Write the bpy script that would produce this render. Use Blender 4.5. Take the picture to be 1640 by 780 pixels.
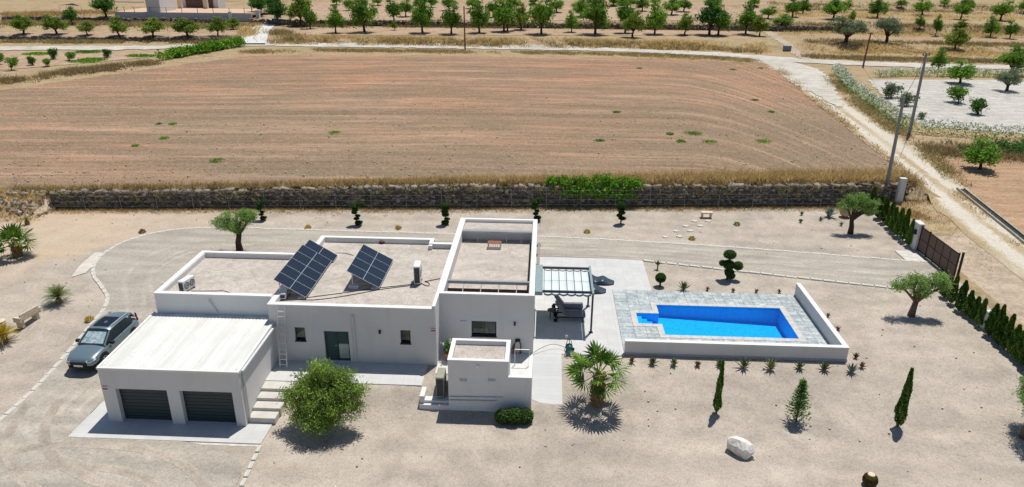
import bpy, math, random
import numpy as np
from mathutils import Vector, Matrix, Euler
random.seed(7); rng = np.random.default_rng(7)
R_ = math.radians
for o in list(bpy.data.objects): bpy.data.objects.remove(o)
sc = bpy.context.scene; COL = sc.collection

# ------------------------------------------------------------------ camera
F_PX, PITCH, YAW, ROLL = 1156.8, 22.093, 2.46, 0.499
CAM = np.array([0.287, -35.713, 21.2])
def cam_axes():
    p, y, r = R_(PITCH), R_(YAW), R_(ROLL)
    f = np.array([-math.sin(y)*math.cos(p), math.cos(y)*math.cos(p), -math.sin(p)])
    x = np.array([math.cos(y), math.sin(y), 0.]); u = np.cross(x, f)
    return math.cos(r)*x+math.sin(r)*u, -math.sin(r)*x+math.cos(r)*u, f
CR, CU, CF = cam_axes()
cd = bpy.data.cameras.new('camera'); cam = bpy.data.objects.new('camera', cd); COL.objects.link(cam)
cam.matrix_world = Matrix(((CR[0], CU[0], -CF[0], CAM[0]), (CR[1], CU[1], -CF[1], CAM[1]), (CR[2], CU[2], -CF[2], CAM[2]), (0, 0, 0, 1)))
cd.sensor_fit = 'HORIZONTAL'; cd.sensor_width = 36; cd.lens = F_PX/1640*36
cd.clip_start = 0.5; cd.clip_end = 6000
sc.camera = cam

# ------------------------------------------------------------------ sky, sun, exposure
SUN_EL, SUN_AZ = R_(70.6), R_(28)
w = bpy.data.worlds.new('World'); sc.world = w; w.use_nodes = True
nt = w.node_tree; bg = nt.nodes['Background']
sky = nt.nodes.new('ShaderNodeTexSky'); sky.sky_type = 'NISHITA'; sky.sun_disc = False
sky.sun_elevation = SUN_EL; sky.sun_rotation = SUN_AZ; sky.air_density = 1.0; sky.dust_density = 0.4; sky.ozone_density = 2.2
nt.links.new(sky.outputs[0], bg.inputs[0]); bg.inputs[1].default_value = 0.066
sd = bpy.data.lights.new('sun', 'SUN'); sd.energy = 4.0; sd.angle = R_(0.55); sd.color = (1, .955, .875)
so = bpy.data.objects.new('sun', sd); COL.objects.link(so)
SD = Vector((math.sin(SUN_AZ)*math.cos(SUN_EL), math.cos(SUN_AZ)*math.cos(SUN_EL), math.sin(SUN_EL)))
so.rotation_euler = SD.to_track_quat('Z', 'Y').to_euler(); so.location = (30, 60, 120)
vs = sc.view_settings; vs.view_transform = 'Standard'; vs.look = 'None'; vs.exposure = 0.19; vs.gamma = 1.0; vs.use_curve_mapping = False

# ------------------------------------------------------------------ mesh helpers
class MB:
    """collects verts / faces of one mesh"""
    def __init__(s): s.v = []; s.f = []; s.smooth = False
    def add(s, vs, fs):
        b = len(s.v); s.v += [tuple(p) for p in vs]; s.f += [tuple(i+b for i in f) for f in fs]; return s
    def box(s, x0, x1, y0, y1, z0, z1):
        return s.add([(x0,y0,z0),(x1,y0,z0),(x1,y1,z0),(x0,y1,z0),(x0,y0,z1),(x1,y0,z1),(x1,y1,z1),(x0,y1,z1)],
                     [(0,3,2,1),(4,5,6,7),(0,1,5,4),(1,2,6,5),(2,3,7,6),(3,0,4,7)])
    def bbox(s, x0, x1, y0, y1, z0, z1, b=.02):
        """box with bevelled vertical and top edges"""
        xs = [(x0+b,y0),(x1-b,y0),(x1,y0+b),(x1,y1-b),(x1-b,y1),(x0+b,y1),(x0,y1-b),(x0,y0+b)]
        ins = [(x0+2*b,y0+b),(x1-2*b,y0+b),(x1-b,y0+2*b),(x1-b,y1-2*b),(x1-2*b,y1-b),(x0+2*b,y1-b),(x0+b,y1-2*b),(x0+b,y0+2*b)]
        v = [(a,c,z0) for a,c in xs]+[(a,c,z1-b) for a,c in xs]+[(a,c,z1) for a,c in ins]
        f = [tuple(range(7,-1,-1)), tuple(range(16,24))]
        for k in (0, 8):
            for i in range(8):
                j = (i+1) % 8; f.append((k+i, k+j, k+8+j, k+8+i))
        return s.add(v, f)
    def bar(s, a, b, w, h=None):
        """rectangular bar from a to b"""
        h = h or w; a = Vector(a); b = Vector(b); d = (b-a).normalized()
        up = Vector((0,0,1)) if abs(d.z) < .95 else Vector((0,1,0))
        sx = d.cross(up).normalized()*w/2; sy = sx.cross(d).normalized()*h/2
        v = [a-sx-sy,a+sx-sy,a+sx+sy,a-sx+sy,b-sx-sy,b+sx-sy,b+sx+sy,b-sx+sy]
        return s.add(v, [(0,1,2,3),(7,6,5,4),(0,4,5,1),(1,5,6,2),(2,6,7,3),(3,7,4,0)])
    def tube(s, pts, r, n=8, cap=True):
        pts = [Vector(p) for p in pts]; rs = r if hasattr(r, '__len__') else [r]*len(pts); rings = []
        for i, p in enumerate(pts):
            d = (pts[min(i+1, len(pts)-1)]-pts[max(i-1, 0)]).normalized()
            up = Vector((0,0,1)) if abs(d.z) < .9 else Vector((0,1,0))
            a = d.cross(up).normalized(); c = a.cross(d).normalized()
            rings.append([p+(a*math.cos(2*math.pi*k/n)+c*math.sin(2*math.pi*k/n))*rs[i] for k in range(n)])
        v = [q for rg in rings for q in rg]; f = []
        for i in range(len(pts)-1):
            for k in range(n):
                f.append((i*n+k, i*n+(k+1) % n, (i+1)*n+(k+1) % n, (i+1)*n+k))
        if cap: f += [tuple(range(n))[::-1], tuple(range((len(pts)-1)*n, len(pts)*n))]
        return s.add(v, f)
    def lathe(s, prof, n=16, c=(0,0,0), rib=0, ribn=0):
        v = []; f = []
        for r, z in prof:
            for k in range(n):
                a = 2*math.pi*k/n; rr = r*(1+rib*math.cos(ribn*a)) if rib else r
                v.append((c[0]+rr*math.cos(a), c[1]+rr*math.sin(a), c[2]+z))
        for i in range(len(prof)-1):
            for k in range(n):
                f.append((i*n+k, i*n+(k+1) % n, (i+1)*n+(k+1) % n, (i+1)*n+k))
        f += [tuple(range(n))[::-1], tuple(range((len(prof)-1)*n, len(prof)*n))]
        return s.add(v, f)
    def mesh(s, name, off=(0,0,0)):
        m = bpy.data.meshes.new(name); ox, oy, oz = off
        m.from_pydata([(x-ox, y-oy, z-oz) for x, y, z in s.v], [], s.f)
        if s.smooth: m.polygons.foreach_set('use_smooth', [True]*len(m.polygons))
        m.update(); return m
def np_mesh(name, V, Fq, var=None, smooth=False):
    """fast mesh from numpy verts and equal-sized faces; var = per-face float attribute"""
    m = bpy.data.meshes.new(name); V = np.asarray(V, np.float32); Fq = np.asarray(Fq, np.int32); n, k = Fq.shape
    m.vertices.add(len(V)); m.vertices.foreach_set('co', V.ravel())
    m.loops.add(n*k); m.loops.foreach_set('vertex_index', Fq.ravel())
    m.polygons.add(n); m.polygons.foreach_set('loop_start', np.arange(0, n*k, k, dtype=np.int32))
    m.polygons.foreach_set('loop_total', np.full(n, k, np.int32))
    if smooth: m.polygons.foreach_set('use_smooth', np.ones(n, bool))
    m.update(calc_edges=True)
    if var is not None:
        a = m.attributes.new('var', 'FLOAT', 'FACE'); a.data.foreach_set('value', np.asarray(var, np.float32))
    return m
def link(name, mesh, mat=None, parent=None, loc=None, rot=None):
    o = bpy.data.objects.new(name, mesh); COL.objects.link(o)
    if mat is not None and not len(mesh.materials): mesh.materials.append(mat)
    if parent is not None: o.parent = parent
    if loc is not None: o.location = loc
    if rot is not None: o.rotation_euler = rot
    return o
def world_loc(o):
    v = Vector((0,0,0))
    while o is not None: v += o.location; o = o.parent
    return v
def part(name, mb, mat, parent):
    """mb in world coordinates, parent unrotated"""
    return link(name, mb.mesh(name, tuple(world_loc(parent))), mat, parent)
def lpart(name, mb, mat, parent, loc=None, rot=None):
    return link(name, mb.mesh(name), mat, parent, loc, rot)
LABELS = {}
def tag(o, label, cat, group=None):
    o['label'] = label; o['category'] = cat
    if group: o['group'] = group
    return o
def thing(name, label, cat, loc=(0,0,0), rz=0, group=None):
    o = bpy.data.objects.new(name, None); COL.objects.link(o); o.empty_display_size = .3
    o.location = tuple(float(c) for c in loc); o.rotation_euler = (0, 0, rz)
    return tag(o, label, cat, group)
def struct(name, mesh, mat):
    o = link(name, mesh, mat); o['kind'] = 'structure'; return o
def single(name, mb, mat, label, cat, loc=(0,0,0), rz=0, group=None):
    """one-mesh thing, mb local"""
    o = link(name, mb.mesh(name), mat, None, loc, (0, 0, rz)); return tag(o, label, cat, group)
def dup(root, loc, rz=0, sc_=1, label=None):
    r = root.copy(); COL.objects.link(r); r.location = tuple(float(c) for c in loc); r.rotation_euler = (0, 0, rz)
    r.scale = (sc_,)*3 if not hasattr(sc_, '__len__') else tuple(sc_)
    if label: r['label'] = label
    for ch in list(root.children):
        c = ch.copy(); COL.objects.link(c); c.parent = r
        for g in ch.children:
            d = g.copy(); COL.objects.link(d); d.parent = c
    return r
ORD = ['first','second','third','fourth','fifth','sixth','seventh','eighth','ninth','tenth','eleventh','twelfth','thirteenth','fourteenth','fifteenth','sixteenth','seventeenth','eighteenth','nineteenth','twentieth','twenty-first','twenty-second','twenty-third','twenty-fourth','twenty-fifth','twenty-sixth','twenty-seventh','twenty-eighth','twenty-ninth','thirtieth']

# ------------------------------------------------------------------ materials
class NT:
    def __init__(s, name):
        s.m = bpy.data.materials.new(name); s.m.use_nodes = True; s.t = s.m.node_tree; s.b = s.t.nodes['Principled BSDF']
        s.geo = None
    def n(s, typ, **kw):
        x = s.t.nodes.new(typ)
        for k, v in kw.items():
            if k in x.inputs.keys(): x.inputs[k].default_value = v
            else: setattr(x, k, v)
        return x
    def l(s, a, b): s.t.links.new(a, b)
    def pos(s, scale=None, obj=False):
        if obj: o = s.n('ShaderNodeTexCoord').outputs['Object']
        else:
            s.geo = s.geo or s.n('ShaderNodeNewGeometry'); o = s.geo.outputs['Position']
        if scale is not None:
            mp = s.n('ShaderNodeMapping'); mp.inputs['Scale'].default_value = scale; s.l(o, mp.inputs[0]); o = mp.outputs[0]
        return o
    def noise(s, vec, scale, detail=4, rough=.55, dist=0):
        x = s.n('ShaderNodeTexNoise'); x.inputs['Scale'].default_value = scale; x.inputs['Detail'].default_value = detail
        x.inputs['Roughness'].default_value = rough; x.inputs['Distortion'].default_value = dist; s.l(vec, x.inputs['Vector']); return x.outputs[0]
    def ramp(s, fac, stops):
        x = s.n('ShaderNodeValToRGB'); e = x.color_ramp.elements
        while len(e) < len(stops): e.new(.5)
        for i, (p, c) in enumerate(stops):
            e[i].position = p; e[i].color = (*(c if hasattr(c, '__len__') else (c,)*3), 1)
        s.l(fac, x.inputs[0]); return x.outputs[0]
    def mix(s, fac, a, b, mode='MIX'):
        x = s.n('ShaderNodeMix', data_type='RGBA', blend_type=mode)
        for sock, val in ((x.inputs[0], fac), (x.inputs[6], a), (x.inputs[7], b)):
            if hasattr(val, 'links') or hasattr(val, 'is_linked'): s.l(val, sock)
            elif hasattr(val, '__len__'): sock.default_value = (*val, 1)
            else: sock.default_value = val
        return x.outputs[2]
    def math(s, op, a, b=0):
        x = s.n('ShaderNodeMath', operation=op)
        for sock, val in ((x.inputs[0], a), (x.inputs[1], b)):
            if hasattr(val, 'is_linked'): s.l(val, sock)
            else: sock.default_value = val
        return x.outputs[0]
    def bump(s, h, strength=.3, dist=.05):
        x = s.n('ShaderNodeBump'); x.inputs['Strength'].default_value = strength; x.inputs['Distance'].default_value = dist
        s.l(h, x.inputs['Height']); s.l(x.outputs[0], s.b.inputs['Normal'])
    def out(s, col, rough=.8, spec=.25, metal=0):
        if hasattr(col, 'is_linked'): s.l(col, s.b.inputs['Base Color'])
        else: s.b.inputs['Base Color'].default_value = (*col, 1)
        s.b.inputs['Roughness'].default_value = rough; s.b.inputs['Specular IOR Level'].default_value = spec; s.b.inputs['Metallic'].default_value = metal
        return s.m
def plain(name, col, rough=.6, spec=.4, metal=0, vary=.12, scale=6):
    t = NT(name); nz = t.noise(t.pos(obj=True), scale, 5)
    c = t.ramp(nz, [(.3, tuple(k*(1-vary) for k in col)), (.7, tuple(min(1, k*(1+vary)) for k in col))])
    return t.out(c, rough, spec, metal)
def gravel(name, a, b, grain=16, big=.12, dirt=None, stretch=(1,1,1), across=None):
    t = NT(name); p = t.pos(); ps = t.pos(stretch)
    g1 = t.noise(p, grain, 3, .75); g2 = t.noise(ps, big, 5, .6, .6); g3 = t.noise(ps, big*7, 4, .6)
    c = t.mix(t.ramp(g2, [(.35, 0), (.66, 1)]), a, b)
    c = t.mix(.5, c, t.ramp(g3, [(.3, .62), (.7, 1.0)]), 'MULTIPLY')
    c = t.mix(.75, c, t.ramp(g1, [(.3, .55), (.5, .93), (.72, 1.12)]), 'MULTIPLY')
    g4 = t.noise(ps, big*2.6, 4, .6, 1.6); c = t.mix(.7, c, t.ramp(g4, [(.34, .80), (.52, 1.0), (.68, 1.06)]), 'MULTIPLY')
    wv = t.n('ShaderNodeTexWave', wave_type='RINGS'); wv.inputs['Scale'].default_value = .16; wv.inputs['Distortion'].default_value = 9; wv.inputs['Detail'].default_value = 4; wv.inputs['Detail Scale'].default_value = .6; t.l(ps, wv.inputs[0]); c = t.mix(.6, c, t.ramp(wv.outputs['Fac'], [(.15, .91), (.6, 1.0), (.95, 1.05)]), 'MULTIPLY')
    if dirt is not None:
        d = t.noise(ps, big*.9, 5, .65, 1.2); sx = t.n('ShaderNodeSeparateXYZ'); t.l(p, sx.inputs[0])
        wx = t.math('ADD', t.math('MULTIPLY', t.math('SUBTRACT', -31.0, sx.outputs[0]), .03), t.math('MULTIPLY', t.math('SUBTRACT', sx.outputs[1], 6.0), .015))
        c = t.mix(t.ramp(t.math('ADD', d, wx), [(.56, 0), (.82, .6)]), c, dirt)
    sp = t.noise(p, grain*.4, 3, .6); c = t.mix(.55, c, t.ramp(sp, [(.3, .78), (.5, 1.0), (.7, 1.08)]), 'MULTIPLY')
    if across:
        at = t.n('ShaderNodeAttribute'); at.attribute_name = 'across'; pk = t.math('SUBTRACT', 1.0, t.math('MULTIPLY', t.math('ABSOLUTE', t.math('SUBTRACT', at.outputs['Fac'], .5)), 2.0))
        f = t.math('MULTIPLY', pk, t.ramp(t.noise(p, .5, 4, .6), [(.38, 0), (.62, 1)])); c = t.mix(f, c, t.mix(1.0, c, (across,)*3, 'MULTIPLY'))
    t.bump(g1, .5, .03); return t.out(c, .95, .1)

# ------------------------------------------------------------------ terrain function
def sst(x, a, b):
    t = np.clip((np.asarray(x, float)-a)/(b-a), 0, 1); return t*t*(3-2*t)
def Yw(x): return 25.35+0.0812*np.asarray(x, float)
LO = -0.87
def z_plot(x, y):
    x = np.asarray(x, float); y = np.asarray(y, float)
    kl = sst(x, -20.6, -16.5); kr = sst(x, -.4, .02)
    zl = LO*(1-sst(y, -6, 8)); zm = LO*(1-sst(y, -5.9+.95*sst(x, -7.5, -5.5), -3.6+.2*sst(x, -7.5, -5.5))); zr = np.interp(y, [-7.5,-6.2,-5,-.7,-.1], [-.87,-.86,-.80,-.13,0])
    z = zl*(1-kl)+zm*kl; z = z*(1-kr)+zr*kr
    return z-.25*sst(-y, 7, 22)
def z_right(y): return np.interp(y, [-60, -20, 10, 40, 85], [-1.6, -1.1, 0.0, 0.75, 1.9])
def z_far(y): return np.interp(y, [118, 124.5, 127.5, 153, 156, 200, 203, 260, 420, 2200], [1.9, 1.9, 2.8, 3.1, 4.3, 5.2, 6.2, 8.5, 14, 110])
def Z(x, y):
    x = np.asarray(x, float); y = np.asarray(y, float); s = y-Yw(x)
    zp = z_plot(x, y); zr = z_right(y)
    zf = np.interp(x, [-70, -42, -10, 60], [1.3, 1.45, 1.9, 1.9])
    zf = np.where(y > 90, zf+(1.9-zf)*sst(y, 90, 118), zf)
    xF = np.interp(y, [20, 34, 60, 100], [34.0, 35.0, 37.5, 41.8])
    zfr = zf+(zr-zf)*sst(x-xF, -.3, 2.4)
    zin = zp+(zr-zp)*sst(x, 27.6, 31)
    zin = np.where(x < -42.5, zin+(zf-zin)*sst(s, -3.5, 0), zin)
    # field level only left of the wall end
    z = np.where(s >= .3, zfr, zin)
    z = np.where((x > 36) & (s < .3), zr, z)
    z = np.where(y > 118, np.maximum(z_far(y), z), z)
    return z
def ray(u, v):
    q = CF+CR*(u-820)/F_PX+CU*(390-v)/F_PX; return q/np.linalg.norm(q)
TS = np.concatenate([np.arange(24, 120, .25), np.arange(120, 700, 1.0)])
def G(u, v):
    """pixel of the photograph -> point on the ground"""
    q = ray(u, v); P = CAM[None]+TS[:, None]*q[None]; h = P[:, 2]-Z(P[:, 0], P[:, 1])
    i = int(np.argmax(h < 0)) or len(TS)-1
    a, b = TS[i-1], TS[i]
    for _ in range(18):
        m = (a+b)/2; p = CAM+m*q
        if p[2]-float(Z(p[0], p[1])) > 0: a = m
        else: b = m
    p = CAM+b*q; return Vector((p[0], p[1], float(Z(p[0], p[1]))))
def PZ(u, v, z):
    q = ray(u, v); return Vector(CAM+q*((z-CAM[2])/q[2]))
def PY(u, v, y):
    q = ray(u, v); return Vector(CAM+q*((y-CAM[1])/q[1]))
def ppm(p):
    """photo pixels per metre at a point"""
    return F_PX/float((np.array(p)-CAM)@CF)
# ------------------------------------------------------------------ ground sheets
M_yard = gravel('gravel_pale', (.55,.48,.405), (.46,.402,.338), 11, .10, (.55,.415,.29))
M_drive = gravel('gravel_drive', (.50,.452,.388), (.445,.403,.345), 11, .13, None, (.35,1.2,1))
def terrain_mat():
    t = NT('dry_earth'); p = t.pos(); g = t.noise(p, .09, 6, .62, .4); h = t.noise(p, 1.6, 5, .65); k = t.noise(t.pos((.5,1.6,1)), .5, 5, .6)
    c = t.mix(t.ramp(g, [(.38, 0), (.6, 1)]), (.42,.33,.19), (.44,.325,.21))
    c = t.mix(t.ramp(k, [(.45, 0), (.7, .8)]), c, (.27,.2,.115))
    c = t.mix(.8, c, t.ramp(h, [(.3, .6), (.7, 1.15)]), 'MULTIPLY')
    t.bump(h, .6, .25); return t.out(c, .95, .05)
M_terrain = terrain_mat()
def grid_mesh(name, xs, ss, zfun, shear=True):
    X, S = np.meshgrid(xs, ss); Y = S+Yw(X) if shear else S
    Zv = zfun(X, Y, S); V = np.stack([X, Y, Zv], -1).reshape(-1, 3); nx, ny = len(xs), len(ss)
    i = np.arange(nx-1)[None]+np.arange(ny-1)[:, None]*nx
    Fq = np.stack([i, i+1, i+1+nx, i+nx], -1).reshape(-1, 4); xm = V[Fq, 0]; ym = V[Fq, 1]
    Fq = Fq[~((xm.min(1) > 5.3) & (xm.max(1) < 17.5) & (ym.min(1) > .25) & (ym.max(1) < 8.55))]; return np_mesh(name, V, Fq, smooth=True)
def geo_steps(a, b, st, g):
    o = [a]
    while abs(o[-1]) < abs(b): o.append(o[-1]+(st if b > 0 else -st)); st *= g
    return o
xs = sorted(geo_steps(-75, -2200, 2, 1.18)[1:]+list(np.arange(-75, 76, 1.0))+geo_steps(76, 2200, 2, 1.18)[1:])
ss = sorted(geo_steps(-62, -700, 3, 1.3)[1:]+list(np.arange(-62, 0, 1.0))+[.12, .5]+list(np.arange(1, 140, 1.0))+list(np.arange(140, 260, 2.0))+geo_steps(260, 2300, 5, 1.15))
XFAR = [-140,-110,-80.4,-68.5,-57.3,-40,-6.2,20,41.0]; YFAR = [20,40,68.8,91.6,106.1,108,108.9,108.6,105.3]
def in_field(X, Y): return (Y < np.interp(X, XFAR, YFAR)+.5) & (X < np.interp(Y, [20,34,60,100], [34.6,35.4,38,42]))
def zt(X, Y, S):
    z = Z(X, Y); z = np.where((S < .3) & (X < 29.6) & (X > -74), z-.6, z); return np.where((S > .3) & in_field(X, Y), z-.16, z)
struct('terrain', grid_mesh('terrain', xs, ss, zt), M_terrain)
XA, SA = np.array(xs), np.array(ss); ZA = zt(*(lambda X, S: (X, S+Yw(X), S))(*np.meshgrid(XA, SA)))
def Zg(x, y):
    """height of the terrain mesh itself (bilinear)"""
    x = np.asarray(x, float); s = np.asarray(y, float)-Yw(x); i = np.clip(np.searchsorted(XA, x)-1, 0, len(XA)-2); k = np.clip(np.searchsorted(SA, s)-1, 0, len(SA)-2)
    a = (x-XA[i])/(XA[i+1]-XA[i]); b = (s-SA[k])/(SA[k+1]-SA[k])
    return (ZA[k, i]*(1-a)+ZA[k, i+1]*a)*(1-b)+(ZA[k+1, i]*(1-a)+ZA[k+1, i+1]*a)*b
struct('gravel_yard', grid_mesh('gravel_yard', np.append(np.arange(-75, 29.01, 1.0), 29.55), np.append(np.arange(-62, 0, .5), .1), lambda X, Y, S: Z(X, Y)-.03), M_yard)
# ploughed field: real furrow relief
def field_mat():
    t = NT('ploughed_soil'); p = t.pos(); sep = t.n('ShaderNodeSeparateXYZ'); t.l(p, sep.inputs[0]); at = t.n('ShaderNodeAttribute'); at.attribute_name = 'rowc'
    def rv(sx, sr):
        cb = t.n('ShaderNodeCombineXYZ'); t.l(t.math('MULTIPLY', sep.outputs[0], sx), cb.inputs[0]); t.l(t.math('MULTIPLY', at.outputs['Fac'], sr), cb.inputs[1]); t.l(t.math('MULTIPLY', sep.outputs[1], sx), cb.inputs[2]); return cb.outputs[0]
    big = t.noise(p, .03, 5, .6, .6); mid = t.noise(t.pos((.35, 1, 1)), .16, 5, .62, .5); row = t.noise(rv(.03, .45), 1.0, 5, .62, .2); row2 = t.noise(rv(.12, 2.2), 1.0, 4, .6, .3); gr = t.noise(p, 2.6, 5, .75); fine = t.noise(p, 7, 4, .8)
    sh = t.math('ADD', t.math('MULTIPLY', t.math('SUBTRACT', sep.outputs[1], 25.0), .0065), t.math('MULTIPLY', t.math('SUBTRACT', big, .5), 1.5))
    c = t.mix(t.ramp(sh, [(.05, 0), (.42, 1)]), (.375,.263,.185), (.52,.278,.172))
    c = t.mix(t.ramp(mid, [(.38, .7), (.58, 0)]), c, (.235,.188,.13))
    c = t.mix(t.ramp(row, [(.40, .75), (.54, 0)]), c, (.255,.185,.125))
    c = t.mix(t.ramp(row, [(.55, 0), (.68, .65)]), c, (.56,.362,.257))
    c = t.mix(t.ramp(row2, [(.38, .7), (.56, 0)]), c, (.245,.18,.12))
    c = t.mix(t.ramp(gr, [(.53, 0), (.68, .7)]), c, (.49,.375,.27))
    c = t.mix(t.ramp(gr, [(.3, .6), (.42, 0)]), c, (.18,.14,.095))
    c = t.mix(.85, c, t.ramp(fine, [(.25, .5), (.55, 1.0), (.75, 1.3)]), 'MULTIPLY')
    t.bump(fine, .7, .12); return t.out(c, .95, .05)
nx, ny = 200, 330
tx = np.r_[np.linspace(-150, -80, 24)[:-1], np.linspace(-80, 14, 96)[:-1], np.linspace(14, 42, 82)]; nx = len(tx); ty = np.linspace(0, 1, ny)**1.0
X, T = np.meshgrid(tx, ty)
near = Yw(X)+.45; far = np.interp(X, XFAR, YFAR)
Y = near+(far-near)*T
xr = np.interp(Y, [20,34,60,100,112], [33.6,34.6,37.2,41.5,42.6]); Xc = np.minimum(X, xr)
Y = np.where(X > xr, Yw(Xc)+.45+(np.interp(Xc, XFAR, YFAR)-Yw(Xc)-.45)*T, Y)
rowc = Y-.03*Xc+.11*np.maximum(0, Xc-(xr-20))**2+.4*np.sin(Xc*.05)+.0016*(Xc+20)**2*np.clip((Y-40)/60, 0, 1)
rn = np.interp(rowc, np.arange(-20, 260, .3), rng.normal(0, .035, 934)[:len(np.arange(-20, 260, .3))])
fur = .075*np.sin(rowc*5.0)*np.clip(.4+rn*12, .1, 1.2)+rn+rng.normal(0, .03, X.shape)
Zv = np.where(Y > 20, Z(Xc, np.maximum(Y, Yw(Xc)+.45)), 1.4)+fur+.02
i = np.arange(nx-1)[None]+np.arange(ny-1)[:, None]*nx
fm = np_mesh('ploughed_field', np.stack([Xc, Y, Zv], -1).reshape(-1, 3), np.stack([i, i+1, i+1+nx, i+nx], -1).reshape(-1, 4), smooth=True)
at_ = fm.attributes.new('rowc', 'FLOAT', 'POINT'); at_.data.foreach_set('value', rowc.astype(np.float32).ravel())
struct('ploughed_field', fm, field_mat())
def smooth_line(P, step=1.0, iters=2):
    P = [np.array(p[:2], float) for p in P]
    for _ in range(iters):
        Q = [P[0]]
        for a, b in zip(P[:-1], P[1:]): Q += [a*.75+b*.25, a*.25+b*.75]
        P = Q+[P[-1]]
    out = [P[0]]; acc = 0
    for a, b in zip(P[:-1], P[1:]):
        L = np.linalg.norm(b-a); n = max(1, int(L/step))
        out += [a+(b-a)*(k+1)/n for k in range(n)]
    return np.array(out)
def ribbon(name, A, B, mat, dz=.02, n=8, jit=0, zf=None):
    """sheet between two polylines of equal length"""
    V = []; A = np.array(A); B = np.array(B); m = len(A)
    for k in range(n+1):
        t = k/n; P = A*(1-t)+B*t
        if jit and k in (0, n): P = P+rng.normal(0, jit, P.shape)
        V.append(np.column_stack([P, (zf or Z)(P[:, 0], P[:, 1])+dz]))
    V = np.concatenate(V); i = np.arange(m-1)[None]+np.arange(n)[:, None]*m
    me = np_mesh(name, V, np.stack([i, i+1, i+1+m, i+m], -1).reshape(-1, 4), smooth=True)
    a = me.attributes.new('across', 'FLOAT', 'POINT'); a.data.foreach_set('value', np.repeat(np.linspace(0, 1, n+1), m).astype(np.float32))
    return struct(name, me, mat)
def road(name, pts, width, mat, dz=.03, jit=.15, n=6):
    C = smooth_line(pts, 1.0); d = np.gradient(C, axis=0); d /= np.linalg.norm(d, axis=1)[:, None]; nrm = np.column_stack([-d[:, 1], d[:, 0]])
    wd = np.interp(np.linspace(0, 1, len(C)), np.linspace(0, 1, len(width)), width) if hasattr(width, '__len__') else np.full(len(C), width)
    return ribbon(name, C-nrm*wd[:, None]/2, C+nrm*wd[:, None]/2, mat, dz, n, jit, Zg)
def resample(P, n):
    P = np.array([p[:2] for p in P], float); L = np.r_[0, np.cumsum(np.linalg.norm(np.diff(P, axis=0), axis=1))]
    t = np.linspace(0, L[-1], n); return np.column_stack([np.interp(t, L, P[:, 0]), np.interp(t, L, P[:, 1])])
# driveway loop round the back of the house
OUTER = smooth_line([(29.2,14.7),(20.5,16.05),(13.1,17.08),(.5,18.2),(-8.6,18.2),(-18.3,18.25),(-26.4,18.5),(-30.3,17.4),(-32.2,14.9),(-32.3,11.6),(-31.0,8.8),(-29.2,7.0),(-27.7,5.3),(-27.25,3.6),(-26.9,-.6),(-26.65,-3.8),(-26.6,-6.6),(-26.6,-14),(-26.6,-30)], .5)
PAIR = [(29.2,14.7,29.2,9.4),(20.5,16.05,20.5,10.95),(13.1,17.08,13.1,12.6),(7.9,17.6,7.9,13.95),(.5,18.2,.4,14.1),(-8.6,18.2,-8.6,13.1),(-18.3,18.25,-17,12.6),(-26.4,18.5,-20.5,11.5),(-30.3,17.4,-21.8,10.5),(-32.2,14.9,-22.2,9),(-32.3,11.6,-22.2,7.5),(-31,8.8,-22,6),(-29.2,7,-21.7,4.5),(-27.7,5.3,-21.5,3),(-27.25,3.6,-21.4,1.5),(-26.9,-.6,-21.4,-2),(-26.65,-3.8,-22.4,-4.2),(-26.6,-6.6,-22.5,-7.2),(-26.6,-9,-13.2,-8.1),(-26.6,-12,-12.8,-12),(-26.6,-20,-12.6,-20),(-26.6,-30,-12.6,-30)]
PP = [np.array(q, float) for q in PAIR]
for _ in range(4):
    Q = [PP[0]]
    for a, b in zip(PP[:-1], PP[1:]): Q += [a*.75+b*.25, a*.25+b*.75]
    PP = Q+[PP[-1]]
PP = np.array(PP); OA, IB = PP[:, :2], PP[:, 2:]
ribbon('driveway', OA, IB, M_drive, .015, 14)
M_tyre = gravel('compacted_gravel', (.50,.452,.388), (.445,.403,.345), 11, .13, None, (.35,1.2,1), 1.2); M_tyre2 = gravel('scuffed_gravel', (.55,.48,.405), (.46,.402,.338), 11, .10, None, (1,1,1), .84)
def tyre_mark(C, off, wd, mat, dz):
    C = np.array(C); d = np.gradient(C, axis=0); d /= np.linalg.norm(d, axis=1)[:, None]+1e-9; nr = np.column_stack([-d[:, 1], d[:, 0]])
    ribbon('tyre_marks', C+nr*(off-wd/2), C+nr*(off+wd/2), mat, dz, 4)
for f_, o_ in ((.42, -.75), (.42, .75), (.62, -.8), (.62, .8)):
    k_ = int(len(OA)*.86); tyre_mark((OA*(1-f_)+IB*f_)[:k_], o_, .55, M_tyre, .02+.002*o_)
for q in ([(-26,-13),(-24.5,-9.5),(-21,-8.9),(-17,-9.4),(-14,-12)], [(-25.5,-5),(-24.6,-8),(-22,-10.5),(-18,-12),(-13,-12.6)]):
    for o_ in (-.75, .75): tyre_mark(smooth_line(q, .4), o_, .5, M_tyre2, .022+.002*o_)
M_road = gravel('white_track', (.66,.625,.555), (.57,.53,.455), 5, .1)
M_road2 = gravel('dirt_track', (.55,.47,.37), (.48,.39,.29), 5, .12)
M_conc = plain('concrete_pale', (.62,.62,.60), .85, .2, 0, .08, 2)
rp = [G(u, v) for u, v in [(-60,79),(0,78),(150,77),(250,77),(330,73),(410,71),(500,72.5),(600,74),(720,75.5),(820,77),(950,79),(1060,83),(1160,88),(1240,94),(1300,99),(1400,103),(1500,106),(1600,108),(1720,110)]]
road('dirt_road', [(p.x, p.y) for p in rp], [5.6]*14+[6,5.5,5,5], M_road, .1, .35)
tp = [G(u, v) for u, v in [(1225,96),(1262,110),(1305,142),(1345,175),(1400,215),(1455,258),(1510,303),(1570,352),(1640,408)]]
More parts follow.
